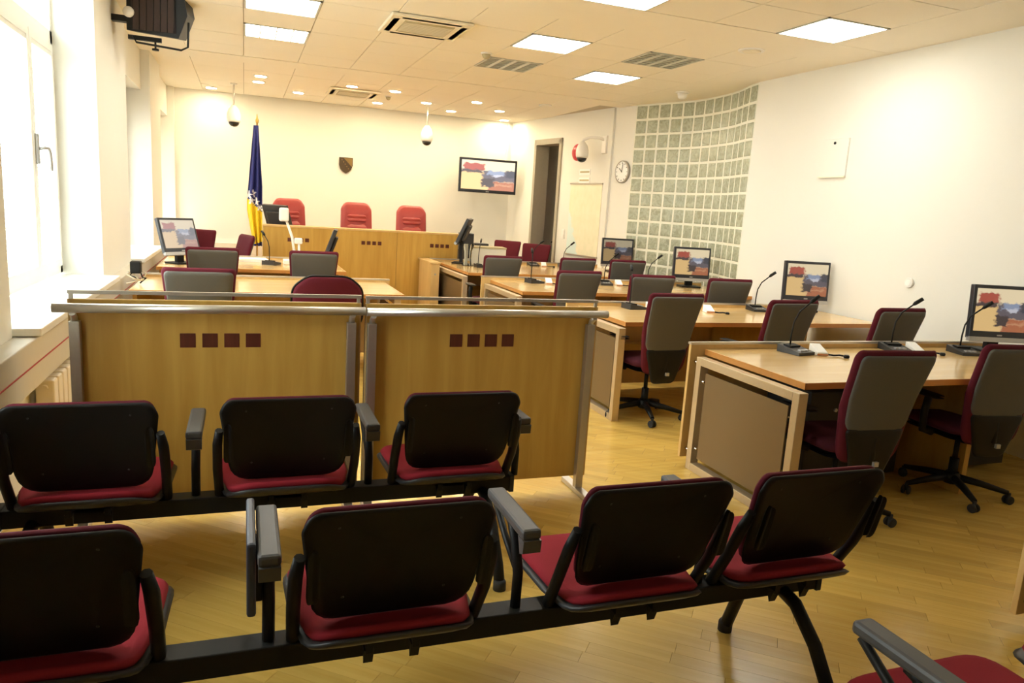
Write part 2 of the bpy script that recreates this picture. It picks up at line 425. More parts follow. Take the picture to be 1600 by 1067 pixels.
# ---- ceiling: slab, plaster bands, tiles
S = 0.617
ce = obj('ceiling', MB().box(-1.6, 6.4, YF-0.2, 14.2, H+0.012, H+0.2), 'joint', None, 'structure')
bands = MB()
bands.box(-1.45, 6.2, 5.40, 6.00, H-0.004, H+0.02)      # beam band over the second bench
bands.box(-1.45, 6.2, 9.70, 10.15, H-0.006, H+0.02)     # band before the judges' end
bands.box(4.80, 6.2, YF, 5.40, H-0.002, H+0.02)         # border along the right wall
bands.box(-1.45, -0.617, YF, 14.0, H-0.003, H+0.02)     # border along the windows
bands.box(4.935, 6.2, 6.0, 9.70, H-0.001, H+0.02)
obj('plaster_band', bands, 'ceil', ce)
tile_me = MB().box(-S/2+.004, S/2-.004, -S/2+.004, S/2-.004, 0, 0.015).mesh('ceiling_tile'); tile_me.materials.append(MATS['tile'])
holes = set()
def cell(x0, y0): return (round(x0+S/2, 2), round(y0+S/2, 2))
X_MID = [S*k for k in range(-1, 8)]
Y_MID = [6.0+S*k for k in range(6)]
Y_BACK = [10.15+S*k for k in range(6)]
X_FRONT = [4.18-S*k for k in range(0, 8)]
Y_FRONT = [5.40-S*(k+1) for k in range(0, 11)]
LIGHTS = [  # x0,y0,kind,label
    (4.18, 5.40-S, 'on', 'lit square ceiling light nearest the white right wall'),
    (2.329, 5.40-S, 'on', 'lit ceiling light cut off by the top edge of the picture above the plaster band'),
    (S*4, 6.0+S, 'on', 'lit ceiling light in the middle, right of the large air conditioner'),
    (S*6, 6.0+S*3, 'on', 'lit ceiling light farther back, in front of the glass blocks'),
    (0.0, 6.0+S*3, 'on', 'dimmer lit ceiling light with visible louvers on the window side'),
    (0.0, 6.0+S, 'on', 'lit ceiling light on the window side, cut by the top edge of the picture'),
    (S*4, 6.0+S*3, 'off', 'unlit louvered ceiling light behind the middle lit one'),
    (S*6, 6.0+S, 'off', 'unlit louvered ceiling light nearest the right wall'),
]
for l in LIGHTS: holes.add(cell(l[0], l[1]))
holes.add(cell(S*2, 6.0+S)); holes.add(cell(S*2, 10.15+S*2))
def tiles(xs, ys):
    for x in xs:
        for y in ys:
            if cell(x, y) in holes: continue
            o = bpy.data.objects.new('ceiling_tile', tile_me); COL.objects.link(o); o.parent = ce; o.location = (x+S/2, y+S/2, H+random.uniform(-.0008, .0008))
tiles(X_MID, Y_MID); tiles(X_MID, Y_BACK); tiles(X_FRONT, Y_FRONT)

# ---- walls
obj('wall_back', MB().box(-1.6, 6.4, YB, YB+0.2, -0.1, H+0.05), 'wall', None, 'structure')
obj('wall_front', MB().box(-1.6, 6.4, YF-0.2, YF, -0.1, H+0.05), 'wall', None, 'structure')
obj('wall_right', MB().box(XR, XR+0.25, YF, 7.24, -0.1, H+0.02), 'wall', None, 'structure')
# left wall: pillars, parapet below the windows, lintel
wl = MB()
edges = [(YF, 1.9), (3.0, 4.07), (6.56, 8.10), (10.08, 11.21), (13.30, YB)]
for a, b in edges: wl.box(-1.75, XL, a, b, -0.1, H+0.02)
openings = [(1.9, 3.0), (4.07, 6.56), (8.10, 10.08), (11.21, 13.30)]
for a, b in openings:
    wl.box(-1.75, XL-0.02, a, b, -0.1, 0.80)
    wl.box(-1.75, XL-0.1, a, b, 2.72 if a > 7 else 3.10, H+0.02)  # far lintels, unseen, are set lower to hold back the daylight
obj('wall_left', wl, 'wall', None, 'structure')
# corner wall with the doorway, slightly turned
A = Vector((4.72, YB, 0)); B = Vector((5.32, 9.75, 0)); T = (B-A).normalized(); LEN = (B-A).length
N = Vector((T.y, -T.x, 0))           # into the room (towards -X)
if N.x > 0: N = -N
def cw(s, d, z): p = A + T*s + N*d; return Vector((p.x, p.y, z))
MC = Matrix(((T.x, -N.x, 0, A.x), (T.y, -N.y, 0, A.y), (0, 0, 1, 0), (0, 0, 0, 1)))   # local x along wall, y into the wall, z up
D0, D1, DZ = 0.96, 1.74, 2.78
wc = MB()
wc.box(-0.05, D0, 0, 0.22, -0.1, H+0.02, MC); wc.box(D1, LEN, 0, 0.22, -0.1, H+0.02, MC); wc.box(D0, D1, 0, 0.22, DZ, H+0.02, MC)
obj('wall_corner', wc, 'wall', None, 'structure')
# ---- corridor behind the doorway and the door
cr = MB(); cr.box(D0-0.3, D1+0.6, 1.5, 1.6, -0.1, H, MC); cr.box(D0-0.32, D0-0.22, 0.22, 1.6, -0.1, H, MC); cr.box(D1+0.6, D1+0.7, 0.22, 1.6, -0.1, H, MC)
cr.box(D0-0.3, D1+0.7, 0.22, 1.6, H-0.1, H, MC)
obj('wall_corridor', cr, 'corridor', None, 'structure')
dr = obj('door_1', MB().box(D0-0.05, D0+0.02, -0.03, 0.24, 0, DZ+0.02, MC).box(D1-0.02, D1+0.05, -0.03, 0.24, 0, DZ+0.02, MC).box(D0-0.05, D1+0.05, -0.03, 0.24, DZ-0.05, DZ+0.04, MC), 'door_frame', None, 'structure')
dr['label'] = 'grey door frame with the door standing open to a dark corridor'
hp = MC @ Vector((D1-.05, .10, 0)); ML = TR(hp.x, hp.y, 0) @ RZ(-R(21.2))     # open leaf, local y runs away into the corridor
lf = obj('door_leaf', MB().box(-.04, 0, 0, .85, 0.02, 2.1, ML, b=.003), 'door_leaf', dr)
obj('door_handle', MB().tube([ML @ Vector((-.04, .76, 1.05)), ML @ Vector((-.09, .76, 1.05)), ML @ Vector((-.09, .64, 1.05))], .011, 8), 'black', lf)

# ---- curved wall of glass blocks
curve = [(5.32, 9.75), (5.40, 9.58), (5.48, 9.39), (5.555, 9.20), (5.63, 9.02), (5.69, 8.83), (5.72, 8.62), (5.72, 8.40), (5.71, 8.20), (5.69, 8.01), (5.65, 7.81), (5.58, 7.60), (5.53, 7.44), (5.49, 7.25)]
cl = [0.0]
for i in range(1, len(curve)): cl.append(cl[-1]+math.dist(curve[i-1], curve[i]))
def cpt(s):
    s = max(0, min(cl[-1]-1e-6, s))
    for i in range(len(cl)-1):
        if cl[i] <= s <= cl[i+1]:
            t = (s-cl[i])/(cl[i+1]-cl[i]); return Vector((curve[i][0]*(1-t)+curve[i+1][0]*t, curve[i][1]*(1-t)+curve[i+1][1]*t, 0))
gw = MB(); NS = 40; ring = []
for i in range(NS+1):
    p = cpt(cl[-1]*i/NS); q = cpt(cl[-1]*i/NS+0.01) - cpt(cl[-1]*i/NS-0.01); q.normalize(); n = Vector((-q.y, q.x, 0))
    if n.x < 0: n = -n
    ring.append((p-n*0.012, p+n*0.10))
vs = []; fs = []
for a, b in ring: vs += [Vector((a.x, a.y, -0.1)), Vector((a.x, a.y, H+.02)), Vector((b.x, b.y, -0.1)), Vector((b.x, b.y, H+.02))]
for i in range(NS):
    o = 4*i; fs += [(o, o+4, o+5, o+1), (o+2, o+3, o+7, o+6), (o+1, o+5, o+7, o+3)]
gw.add(vs, fs)
gb = obj('wall_glass', gw, 'mortar', None, 'structure'); gb['label'] = 'curved wall of greenish wavy glass blocks'
NC = 13; mod = cl[-1]/NC; mz = 0.2035
half = rpoly([(-1, -1), (1, -1), (1, 1), (-1, 1)], 0.12, 3)
blk = MB().pad([(a*(mod/2-.014), b*(mz/2-.013)) for a, b in half], 0.018, lambda a, b, c: (a, c, b), 8.0, 5).mesh('glass_block'); blk.materials.append(MATS['block_glass'])
for c in range(NC):
    p0 = cpt(mod*c); p1 = cpt(mod*(c+1)); p = (p0+p1)/2; ang = math.atan2(p1.y-p0.y, p1.x-p0.x)
    for r in range(16):
        z = H-0.01-mz*(r+.5)
        if z < 0: break
        if r > 12: continue
        o = bpy.data.objects.new('glass_block', blk); COL.objects.link(o); o.parent = gb; o.location = (p.x, p.y, z); o.rotation_euler = (0, 0, ang)
obj('wall_backing', MB().box(6.2, 6.3, 6.9, 10.3, -0.1, H+.02).box(5.6, 6.25, 10.2, 10.3, -0.1, H+.02).box(5.72, 6.25, 6.9, 7.0, -0.1, H+.02), 'wall', None, 'structure')

# ---- windows with frame, sashes, panes, blinds, handle, sill
def window(n, y0, y1, mull, slat=35):
    z0, z1, zt = 0.90, (2.72 if y0 > 7 else 3.10), 2.62
    f = MB(); w = 0.06
    f.box(XW-.04, XW+.04, y0, y0+w, z0, z1).box(XW-.04, XW+.04, y1-w, y1, z0, z1).box(XW-.04, XW+.04, y0, y1, z0, z0+w).box(XW-.04, XW+.04, y0, y1, z1-w, z1)
    f.box(XW-.04, XW+.04, y0, y1, zt-.05, zt+.05)
    o = obj('window_%d' % n, f, 'frame_white', None, 'structure')
    ys = [y0+w]+mull+[y1-w]
    for k in range(len(ys)-1):
        a, b = ys[k]+.006, ys[k+1]-.006; s = MB(); e = .055
        s.box(XW-.03, XW+.055, a, a+e, z0+w, zt-.05).box(XW-.03, XW+.055, b-e, b, z0+w, zt-.05).box(XW-.03, XW+.055, a+e, b-e, z0+w, z0+w+e).box(XW-.03, XW+.055, a+e, b-e, zt-.05-e, zt-.05)
        sash = obj('sash', s, 'frame_white', o)
        obj('glass_pane', MB().box(XW-.002, XW+.002, a+e, b-e, z0+w+e, zt-.05-e), 'pane', sash)
        if slat:
            bl = MB(); z = z0+w+e+.02
            while z < zt-.05-e-.03:
                bl.box(-.012, .012, a+e+.004, b-e-.004, -.0006, .0006, TR(XW+.035, 0, z) @ RY(R(slat))); z += .027
            bl.box(XW+.02, XW+.05, a+e, b-e, zt-.05-e-.03, zt-.05-e)
            obj('blind', bl, 'blind', sash, 'stuff')
    if z1 > 3: obj('glass_pane', MB().box(XW-.002, XW+.002, y0+w, y1-w, zt+.05, z1-w), 'pane', o)
    if mull:
        y = mull[-1]; hd = MB().box(XW+.055, XW+.075, y+.02, y+.055, 1.70, 1.90, b=.004)
        hd.tube([(XW+.07, y+.037, 1.80), (XW+.11, y+.04, 1.81), (XW+.12, y+.08, 1.81), (XW+.12, y+.12, 1.78), (XW+.12, y+.14, 1.72), (XW+.12, y+.135, 1.66)], .011, 8)
        obj('window_handle', hd, 'silver', o)
    obj('window_sill', MB().box(XW+.03, -0.93, y0+.01, y1-.01, 0.845, 0.885, b=.006), 'sill', o)
    pl = bpy.data.lights.new('sky_portal', 'AREA'); pl.shape = 'RECTANGLE'; pl.size = y1-y0; pl.size_y = z1-z0; pl.cycles.is_portal = True
    po = bpy.data.objects.new('sky_portal', pl); COL.objects.link(po); po.location = (XW-.1, (y0+y1)/2, (z0+z1)/2); po.rotation_euler = (PI/2, 0, -PI/2)
    return o
window(1, 4.07, 6.56, [5.0, 5.84]); window(2, 8.10, 10.08, [9.1], 66); window(3, 11.21, 13.30, [12.2], 76); window(4, 1.9, 3.0, [])
# cable trunking along the parapet with a red line along it
tk = obj('trim_1', MB().box(XL-.03, -0.95, YF, 13.3, 0.60, 0.84, b=.006), 'trunk', None, 'structure')
obj('red_line', MB().box(-0.951, -0.946, YF, 13.3, 0.718, 0.724), 'red_cable', tk)
tk2 = obj('trim_2', MB().box(-.05, .05, -.035, 0, 1.9, H, MC @ TR(3.15, 0, 0)).box(-.05, .05, -.035, 0, 0, 1.9, MC @ TR(3.15, 0, 0)), 'wall', None, 'structure')
obj('trim_3', MB().box(4.62, 4.66, YB-.03, YB, 2.4, H), 'wall', None, 'structure')
obj('baseboard_back', MB().box(-1.05, 4.7, YB-.14, YB, 0.0, 0.74), 'radiator', None, 'structure')

# ================================================================== CEILING FIXTURES
for (x0, y0, kind, lab) in LIGHTS:
    t = thing('ceiling_light', lab, 'ceiling light', (x0+S/2, y0+S/2, H-0.006), 0, 'square ceiling lights')
    h = S/2-.004
    fr = MB()
    for (a, b, c, d) in ((-h, h, -h, -h+.018), (-h, h, h-.018, h), (-h, -h+.018, -h, h), (h-.018, h, -h, h)): fr.box(a, b, c, d, 0, .02)
    obj('frame', fr, 'louver', t)
    if kind == 'on':
        obj('diffuser', MB().box(-h+.018, h-.018, -h+.018, h-.018, .008, .012), 'panel_on', t)
    else:
        obj('housing', MB().box(-h+.018, h-.018, -h+.018, h-.018, .012, .016), 'louver_gap', t)
    if kind == 'off' or 'louvers' in lab:
        n = 4
        for k in range(1, n):
            x = -h+2*h*k/n; obj('tube_divider', MB().box(x-(.022 if kind == 'off' else .006), x+(.022 if kind == 'off' else .006), -h+.018, h-.018, .001, .010), 'louver', t)
        if kind == 'off':
            for k in range(1, 8):
                y = -h+2*h*k/8
                obj('cross_louver', MB().box(-h+.018, h-.018, y-.006, y+.006, .003, .011), 'louver', t)
def cassette(x0, y0, lab, sx=1.0):
    t = thing('air_conditioner', lab, 'air conditioner', (x0+S/2, y0+S/2, H), 0, 'ceiling air conditioners')
    h = S/2+.055
    obj('panel', MB().box(-h, h, -h, h, -.032, -.005, b=.010), 'beige_plastic', t)
    obj('grille', MB().box(-h*.62, h*.62, -h*.62, h*.62, -.036, -.028, b=.003), 'grille', t)
    for k in range(-5, 6): obj('grille_bar', MB().box(-h*.6, h*.6, k*.032-.004, k*.032+.004, -.039, -.035), 'beige_plastic', t)
    for q, (a, b, c, d) in enumerate(((-h*.72, h*.72, -h*.90, -h*.76), (-h*.72, h*.72, h*.76, h*.90), (-h*.90, -h*.76, -h*.72, h*.72), (h*.76, h*.90, -h*.72, h*.72))):
        obj('air_slot', MB().box(a, b, c, d, -.032, -.029), 'slot' if q in (0, 2) else 'beige_plastic', t)
cassette(S*2, 6.0+S, 'large beige cassette air conditioner nearer the camera')
cassette(S*2, 10.15+S*2, 'small-looking cassette air conditioner over the judges\' bench')
DL = [(.22, 11.11), (.20, 11.69), (-.48, 12.95), (.80, 12.39), (1.45, 11.08), (2.07, 11.09), (2.06, 12.58), (2.73, 11.94), (3.32, 12.63), (3.36, 11.25), (3.97, 11.96), (4.45, 13.1)]
dlab = ['round downlight, nearer of the close pair on the window side', 'round downlight, farther of the close pair on the window side', 'round downlight nearest the window corner, above the hanging camera',
        'round downlight left of the small air conditioner', 'round downlight touching the near edge of the small air conditioner', 'round downlight just right of the small air conditioner',
        'round downlight in the back row behind the small round sensor', 'round downlight right above the right hanging camera', 'round downlight in the back row above the television side',
        'round downlight nearest the camera on the right', 'round downlight second from the right corner', 'round downlight in the far right corner above the television']
ring = MB().lathe([(.075, 0), (.095, .004), (.100, .010), (.100, .02)], 20)
p = thing('downlight', '', 'downlight'); obj('trim_ring', ring, 'cam_white', p); obj('lens', MB().lathe([(.074, -.001), (.074, .004)], 20), 'down_on', p)
DLP = Proto(p)
for (x, y), l in zip(DL, dlab): DLP.put((x, y, H-.012), 0, l, 'warm round downlights over the bench')
def small_round(name, x, y, r, m, lab, cat, h=.05):
    t = thing(name, lab, cat, (x, y, H), 0)
    obj('base', MB().lathe([(r*.95, -.015), (r, -.01), (r, 0)], 20), 'cam_white', t); obj('sensor', MB().lathe([(r*.3, -h), (r*.6, -h*.75), (r*.75, -.014)], 18), m, t)
small_round('ceiling_speaker', 4.41, 6.01, .12, 'beige_plastic', 'round flush ceiling disc on the plaster band', 'ceiling disc', .03)
small_round('dome_camera', 5.20, 8.39, .09, 'cam_white', 'small dome camera on the ceiling before the glass blocks', 'camera', .09)
small_round('smoke_detector', 2.38, 7.71, .06, 'grille', 'small smoke detector between the air conditioner and the unlit light', 'smoke detector', .06)
small_round('sprinkler', 2.08, 11.7, .05, 'grille', 'tiny dark sensor among the downlights', 'sensor', .06)
small_round('ceiling_speaker', 4.30, 10.77, .10, 'ceil', 'faint round ceiling disc by the door wall', 'ceiling disc', .02)

# hanging dome cameras
def dome_cam(loc, zc, lab, bracket=None):
    t = thing('surveillance_camera', lab, 'camera', loc, 0, 'dome cameras')
    z = zc
    obj('housing', MB().lathe([(.085, z-.06), (.095, z-.03), (.10, z+.02), (.095, z+.07), (.075, z+.13), (.045, z+.17), (.03, z+.19)], 22), 'cam_white', t)
    obj('lens_dome', MB().lathe([(.012, z-.125), (.045, z-.115), (.07, z-.09), (.078, z-.06)], 22), 'black_gloss', t)
    if bracket is None:
        obj('drop_pole', MB().tube([(0, 0, z+.18), (0, 0, H)], .014, 10), 'metal_lt', t); obj('ceiling_plate', MB().lathe([(.05, H-.015), (.05, H)], 16), 'cam_white', t)
    else:
        b = Vector(bracket)-Vector(loc); obj('wall_arm', MB().tube([(0, 0, z+.17), (0, 0, z+.21), (b.x*.3, b.y*.3, z+.25), (b.x*.7, b.y*.7, z+.25), (b.x, b.y, z+.22)], .022, 10), 'cam_white', t)
        obj('wall_plate', MB().box(b.x-.02, b.x+.02, b.y-.07, b.y+.07, z+.02, z+.28, b=.005), 'cam_white', t)
dome_cam((-.14, 12.2, 0), 2.68, 'white dome camera hanging from the ceiling on the window side')
dome_cam((2.82, 12.2, 0), 2.66, 'white dome camera hanging in front of the television side')
pc = cw(2.76, .26, 0); pb = cw(3.02, .03, 0)
dome_cam((pc.x, pc.y, 0), 2.50, 'white dome camera on a wall arm beside the doorway', (pb.x, pb.y, 0))
pc = cw(2.29, .0, 2.56)
t = thing('alarm_beacon', 'red alarm bell on the wall behind the bracket camera', 'alarm', pc, math.atan2(T.y, T.x))
Mb = RX(PI/2)
obj('bell', MB().lathe([(.03, .09), (.09, .08), (.13, .05), (.14, 0)][::-1], 20, Mb), 'red_plastic', t)
obj('mount', MB().lathe([(.145, -.005), (.145, .012)], 20, Mb), 'cam_white', t)

# ================================================================== THINGS ON THE WALLS
# television on the far wall
tv = thing('television', 'black flat television on the far wall showing the courtroom', 'television', (4.11, 12.82, 1.85), R(-4))
obj('housing', MB().box(-.53, .53, 0, .06, 0, .60, b=.008), 'bezel', tv)
obj('screen', MB().box(-.49, .49, -.004, .002, .055, .56), 'screen_tv', tv)
obj('logo', MB().box(-.03, .03, -.003, 0, .018, .030), 'silver', tv)
obj('wall_mount', MB().box(-.12, .12, .06, .10, .15, .45).box(-.03, .03, .10, .56, .25, .35), 'black', tv)
# crest
t = thing('crest', 'small dark shield-shaped crest on the far wall', 'crest', (1.675, YB-.005, 2.17), 0)
sh = [(-.115, .13), (.115, .13), (.115, .0), (.09, -.07), (.045, -.115), (0, -.14), (-.045, -.115), (-.09, -.07), (-.115, 0)]
obj('shield', MB().prism(sh, lambda a, b, d: (a, d, b), -.03, 0), 'crest_dark', t)
obj('triangle', MB().prism([(-.04, .12), (.105, .12), (.105, -.03)], lambda a, b, d: (a, d, b), -.034, -.03), 'crest_gold', t)
for k in range(5):
    x, z = -.07+.028*k, .09-.037*k
    st = [(x+(.014 if j % 2 == 0 else .006)*math.sin(j*PI/5), z+(.014 if j % 2 == 0 else .006)*math.cos(j*PI/5)) for j in range(10)]
    obj('star', MB().prism(st, lambda a, b, d: (a, d, b), -.034, -.03), 'crest_gold', t)
# flag on its pole
fg = thing('flag', 'blue and yellow flag with white stars drooping from a pole', 'flag', (.20, 12.9, 0), 0)
obj('pole', MB().tube([(0, 0, .05), (.0, 0, 2.70)], .014, 10), 'brass', fg)
obj('finial', MB().lathe([(.006, 2.68), (.022, 2.71), (.026, 2.74), (.014, 2.78), (.004, 2.84)], 12), 'brass', fg)
obj('base', MB().lathe([(.17, 0), (.17, .02), (.12, .05), (.03, .08)], 20), 'metal', fg)
def cloth():
    nu, nv = 60, 110; vs = []; fs = []; mi = []
    stars = [(.10, .575), (.34, .56), (.30, .62), (.60, .63), (.84, .67)]
    for j in range(nv+1):
        v = j/nv; z = 2.66-1.92*v
        wl_ = .035+.13*v**.8 if v < .75 else .035+.13*.75**.8 - .06*(v-.75)*0
        left = -.055-.10*min(1, v/.62)+(.10*max(0, (v-.70)/.30)); right = .02+.06*min(1, v/.5)
        for i in range(nu+1):
            u = i/nu; x = left+(right-left)*u
            y = -.03 + .045*min(1, v*2)*math.sin(u*PI*5+v*1.5)
            vs.append((x, y, z))
    def instar(u, v):
        for cx, cy in stars:
            dx, dy = (u-cx)*.26, (v-cy)*1.92; r = math.hypot(dx, dy)
            if r < .075:
                a = math.atan2(dx, -dy) % (2*PI/5); a = min(a, 2*PI/5-a)
                if True: return r < .045+.025*math.cos(5*math.atan2(dx, -dy))
        return False
    for j in range(nv):
        for i in range(nu):
            a = j*(nu+1)+i; fs.append((a, a+1, a+nu+2, a+nu+1)); u, v = (i+.5)/nu, (j+.5)/nv
            edge = .60+.11*u
            mi.append(2 if instar(u, v) else (1 if v > edge and v < .985 - .02*u else 0))
    me = bpy.data.meshes.new('cloth'); me.from_pydata(vs, [], fs)
    for m in ('flag_blue', 'flag_yellow', 'flag_white'): me.materials.append(MATS[m])
    me.polygons.foreach_set('material_index', mi); me.polygons.foreach_set('use_smooth', [True]*len(fs))
    o = link('cloth', me, None, fg); md = o.modifiers.new('solid', 'SOLIDIFY'); md.thickness = .004
cloth()
# wall map, clock, two small signs, switch on the turned wall
rzc = math.atan2(T.y, T.x)
def on_corner(name, lab, cat, s, z): return thing(name, lab, cat, cw(s, 0, z), rzc)
t = on_corner('wall_map', 'large pale map sheet on the wall beside the doorway', 'map', 2.57, .93)
obj('sheet', MB().box(-.44, .44, -.008, -.002, 0, 1.13), 'map_print', t)
obj('top_rail', MB().box(-.45, .45, -.018, 0, 1.125, 1.15), 'metal', t); obj('bottom_rail', MB().box(-.45, .45, -.018, 0, -.02, .005), 'metal', t)
t = on_corner('wall_clock', 'round white wall clock between the map and the glass blocks', 'clock', 3.50, 2.24)
obj('case', MB().lathe([(.165, 0), (.165, .035), (.15, .045), (.15, .03)], 32, Mb), 'metal', t)
obj('dial', MB().lathe([(.15, .028), (.15, .031)], 32, Mb), 'paper', t)
for k in range(12): obj('hour_mark', MB().box(-.004, .004, -.034, -.031, .115, .137, RY(k*PI/6)), 'black', t)
obj('hour_hand', MB().box(-.005, .005, -.037, -.034, -.01, .08, RY(R(-50))), 'black', t); obj('minute_hand', MB().box(-.004, .004, -.039, -.036, -.01, .12, RY(R(10))), 'black', t)
for z, l in ((2.25, 'upper small white wall sign under the bracket camera'), (2.12, 'lower small white wall sign just above the map')):
    t = on_corner('wall_sign', l, 'sign', 2.50, z); t['group'] = 'small wall signs'
    obj('plate', MB().box(-.15, .15, -.006, 0, -.045, .045), 'paper', t)
    obj('text_line', MB().box(-.13, .13, -.0075, -.006, -.012, .016), 'grille', t)
t = on_corner('light_switch', 'small double light switch beside the doorway', 'switch', 2.0, 1.24)
obj('plate', MB().box(-.045, .045, -.012, 0, -.08, .08, b=.003), 'cam_white', t)
for z in (-.035, .035): obj('rocker', MB().box(-.03, .03, -.018, -.010, z-.027, z+.027, b=.002), 'cam_white', t)
# on the right wall
t = thing('junction_box', 'flat white access panel with a dark lock high on the right wall', 'panel', (XR, 5.93, 2.11), -PI/2)
obj('door', MB().box(-.175, .175, -.02, 0, 0, .36, b=.004), 'wall', t); obj('lock', MB().lathe([(.014, .02), (.014, .026)], 12, TR(0, 0, .32) @ Mb), 'black', t)
obj('ledge', MB().box(-.175, .175, -.028, 0, -.012, 0), 'beige_plastic', t)
t = thing('wall_socket', 'round white socket low on the right wall', 'socket', (XR, 4.84, 1.18), -PI/2)
obj('plate', MB().lathe([(.045, 0), (.045, .012), (.040, .02)], 20, Mb), 'cam_white', t); obj('insert', MB().lathe([(.028, .018), (.028, .023)], 16, Mb), 'wall_white', t)
# spotlight / loudspeaker on a wall arm at the top left
sp = thing('wall_loudspeaker', 'black loudspeaker with wire mesh front on a wall arm by the window', 'loudspeaker', (XL, 7.45, 2.98), 0)
Ms = TR(.37, -.02, .09) @ RZ(R(-8)) @ RX(R(8))
obj('cabinet', MB().prism([(-.24, -.16), (.17, -.19), (.25, .0), (.22, .2), (-.22, .2)], lambda a, b, d: Ms @ Vector((a, d, b)), -.14, .16), 'black', sp)
gr = obj('mesh_front', MB().box(-.19, .15, -.155, -.138, -.15, .19, Ms), 'grille_dark', sp)
for k in range(7): obj('mesh_wire', MB().tube([Ms @ Vector((-.19+.055*k, -.158, -.15)), Ms @ Vector((-.19+.055*k+.02, -.158, .19))], .003, 5), 'black', gr)
obj('wall_arm', MB().box(0, .38, -.04, .04, -.06, -.01, TR(0, -.05, .04)), 'black', sp)
obj('yoke', MB().tube([Ms @ Vector(q) for q in ((-.2, -.1, -.2), (-.18, -.1, -.25), (.18, -.1, -.28), (.235, -.1, -.25), (.25, -.1, -.05))], .009, 8), 'black', sp)
obj('lower_arm', MB().box(.12, .38, -.06, -.02, -.15, -.115), 'black', sp)
obj('thumb_screw', MB().tube([(.33, -.04, -.20), (.33, -.04, -.15)], .008, 8).lathe([(.028, -.22), (.028, -.205)], 10, TR(.33, -.04, 0)), 'black', sp)
obj('white_knob', MB().lathe([(.04, 0), (.045, .03), (.035, .06), (.0, .065)], 14, TR(.14, -.12, .05) @ RX(PI/2)), 'cam_white', sp)
# radiator under the near window
rd = thing('radiator', 'cream panel radiator under the near window', 'radiator', (XL+.06, 4.35, .10), 0)
for k in range(16): obj('column', MB().box(-.045, .045, k*.11, k*.11+.085, 0, .46, b=.01), 'radiator', rd)
obj('header', MB().tube([(0, -.02, .42), (0, 1.75, .42)], .018, 8).tube([(0, -.02, .05), (0, 1.75, .05)], .018, 8), 'radiator', rd)
obj('valve', MB().tube([(0, 1.76, .42), (0, 1.86, .42)], .02, 8).lathe([(.03, 0), (.03, .06)], 12, TR(0, 1.84, .42)), 'cam_white', rd)

# ================================================================== BARRIER
def barrier(loc, w, lab, sq0, r0, r1):
    t = thing('barrier', lab, 'barrier', loc, 0, 'wooden barriers in front of the seats')
    obj('board', MB().box(0, w, -.012, .012, .09, 1.085, b=.002), 'veneer', t)
    obj('top_rail', MB().box(0, w, -.01, .01, 1.108, 1.124), 'metal', t)
    for x in (.012, w-.012): obj('rail_peg', MB().box(x-.008, x+.008, -.008, .008, 1.08, 1.11), 'metal', t)
    obj('handrail', MB().tube([(r0, -.085, 1.055), (r1, -.085, 1.055)], .021, 16), 'metal_lt', t)
    for x in (.03, w-.05):
        ps = obj('post', MB().box(x-.022, x+.022, -.055, -.013, .02, .99, b=.003), 'metal', t)
        obj('bracket', MB().tube([(x, -.035, .985), (x, -.045, 1.01), (x, -.085, 1.035)], .015, 8), 'metal_lt', ps)
        obj('foot', MB().box(x-.025, x+.025, -.22, .14, 0, .03, b=.004), 'metal_lt', t)
        obj('foot_cap', MB().box(x-.026, x+.026, -.235, -.20, 0, .034, b=.003), 'chrome', t)
    for k in range(4):
        obj('inlay_square', MB().box(sq0+.097*k, sq0+.097*k+.068, -.0145, -.0115, .862, .93), 'inlay', t)
    for x in (.004, w-.004): obj('edge_strip', MB().box(x-.004, x+.004, -.013, .013, .09, 1.085), 'veneer_lt', t)
barrier((-.74, 3.72, 0), 1.295, 'left wooden barrier panel with handrail, next to the window', .455, -.045, 1.305)
barrier((.575, 3.70, 0), 1.30, 'right wooden barrier panel with handrail, beside the aisle', .445, -.005, 1.325)

# ================================================================== BEAM SEATING
# local frame: beam along x at y=0, seats face +y
shell_o = rpoly([(-.215, -.185), (.215, -.185), (.255, .14), (.235, .185), (-.235, .185), (-.255, .14)], [.10, .10, .04, .05, .05, .04], 5)
def shell_fn(a, b, c):   # curved back, leaning backwards
    z = .645+b*.98; y = -.165-(b)*.30 - .55*a*a + .02 + c
    crown = .012*(1-(a/.25)**2) if b > .1 else 0
    return (a, y+.03, z+crown)
back_me = MB().pad(shell_o, .012, shell_fn, 5, 5).mesh('backrest'); back_me.materials.append(MATS['black'])
cush_o = [(a*.97, b*.97+.006) for a, b in shell_o]
bcush_me = MB().pad(cush_o, .024, lambda a, b, c: shell_fn(a, b, c+.027), 3, 5).mesh('back_cushion'); bcush_me.materials.append(MATS['maroon'])
seat_o = rpoly([(-.22, -.235), (.22, -.235), (.262, -.03), (.272, .30), (-.272, .30), (-.262, -.03)], [.12, .12, .05, .09, .09, .05], 5)
def seat_fn(a, b, c):
    up = .05*max(0, (-b-.12)/.12)**2 + .12*max(0, abs(a)-.2)**1.5
    return (a, b+.06, .43+c+up-.02*b)
pan_me = MB().pad(seat_o, .016, lambda a, b, c: seat_fn(a*1.02, b*1.02, c-.025), 4, 5).mesh('seat_pan'); pan_me.materials.append(MATS['rim'])
scush_me = MB().pad([(a*.97, b*.97) for a, b in seat_o], .03, lambda a, b, c: seat_fn(a, b, c), 3, 5).mesh('seat_cushion'); scush_me.materials.append(MATS['red'])
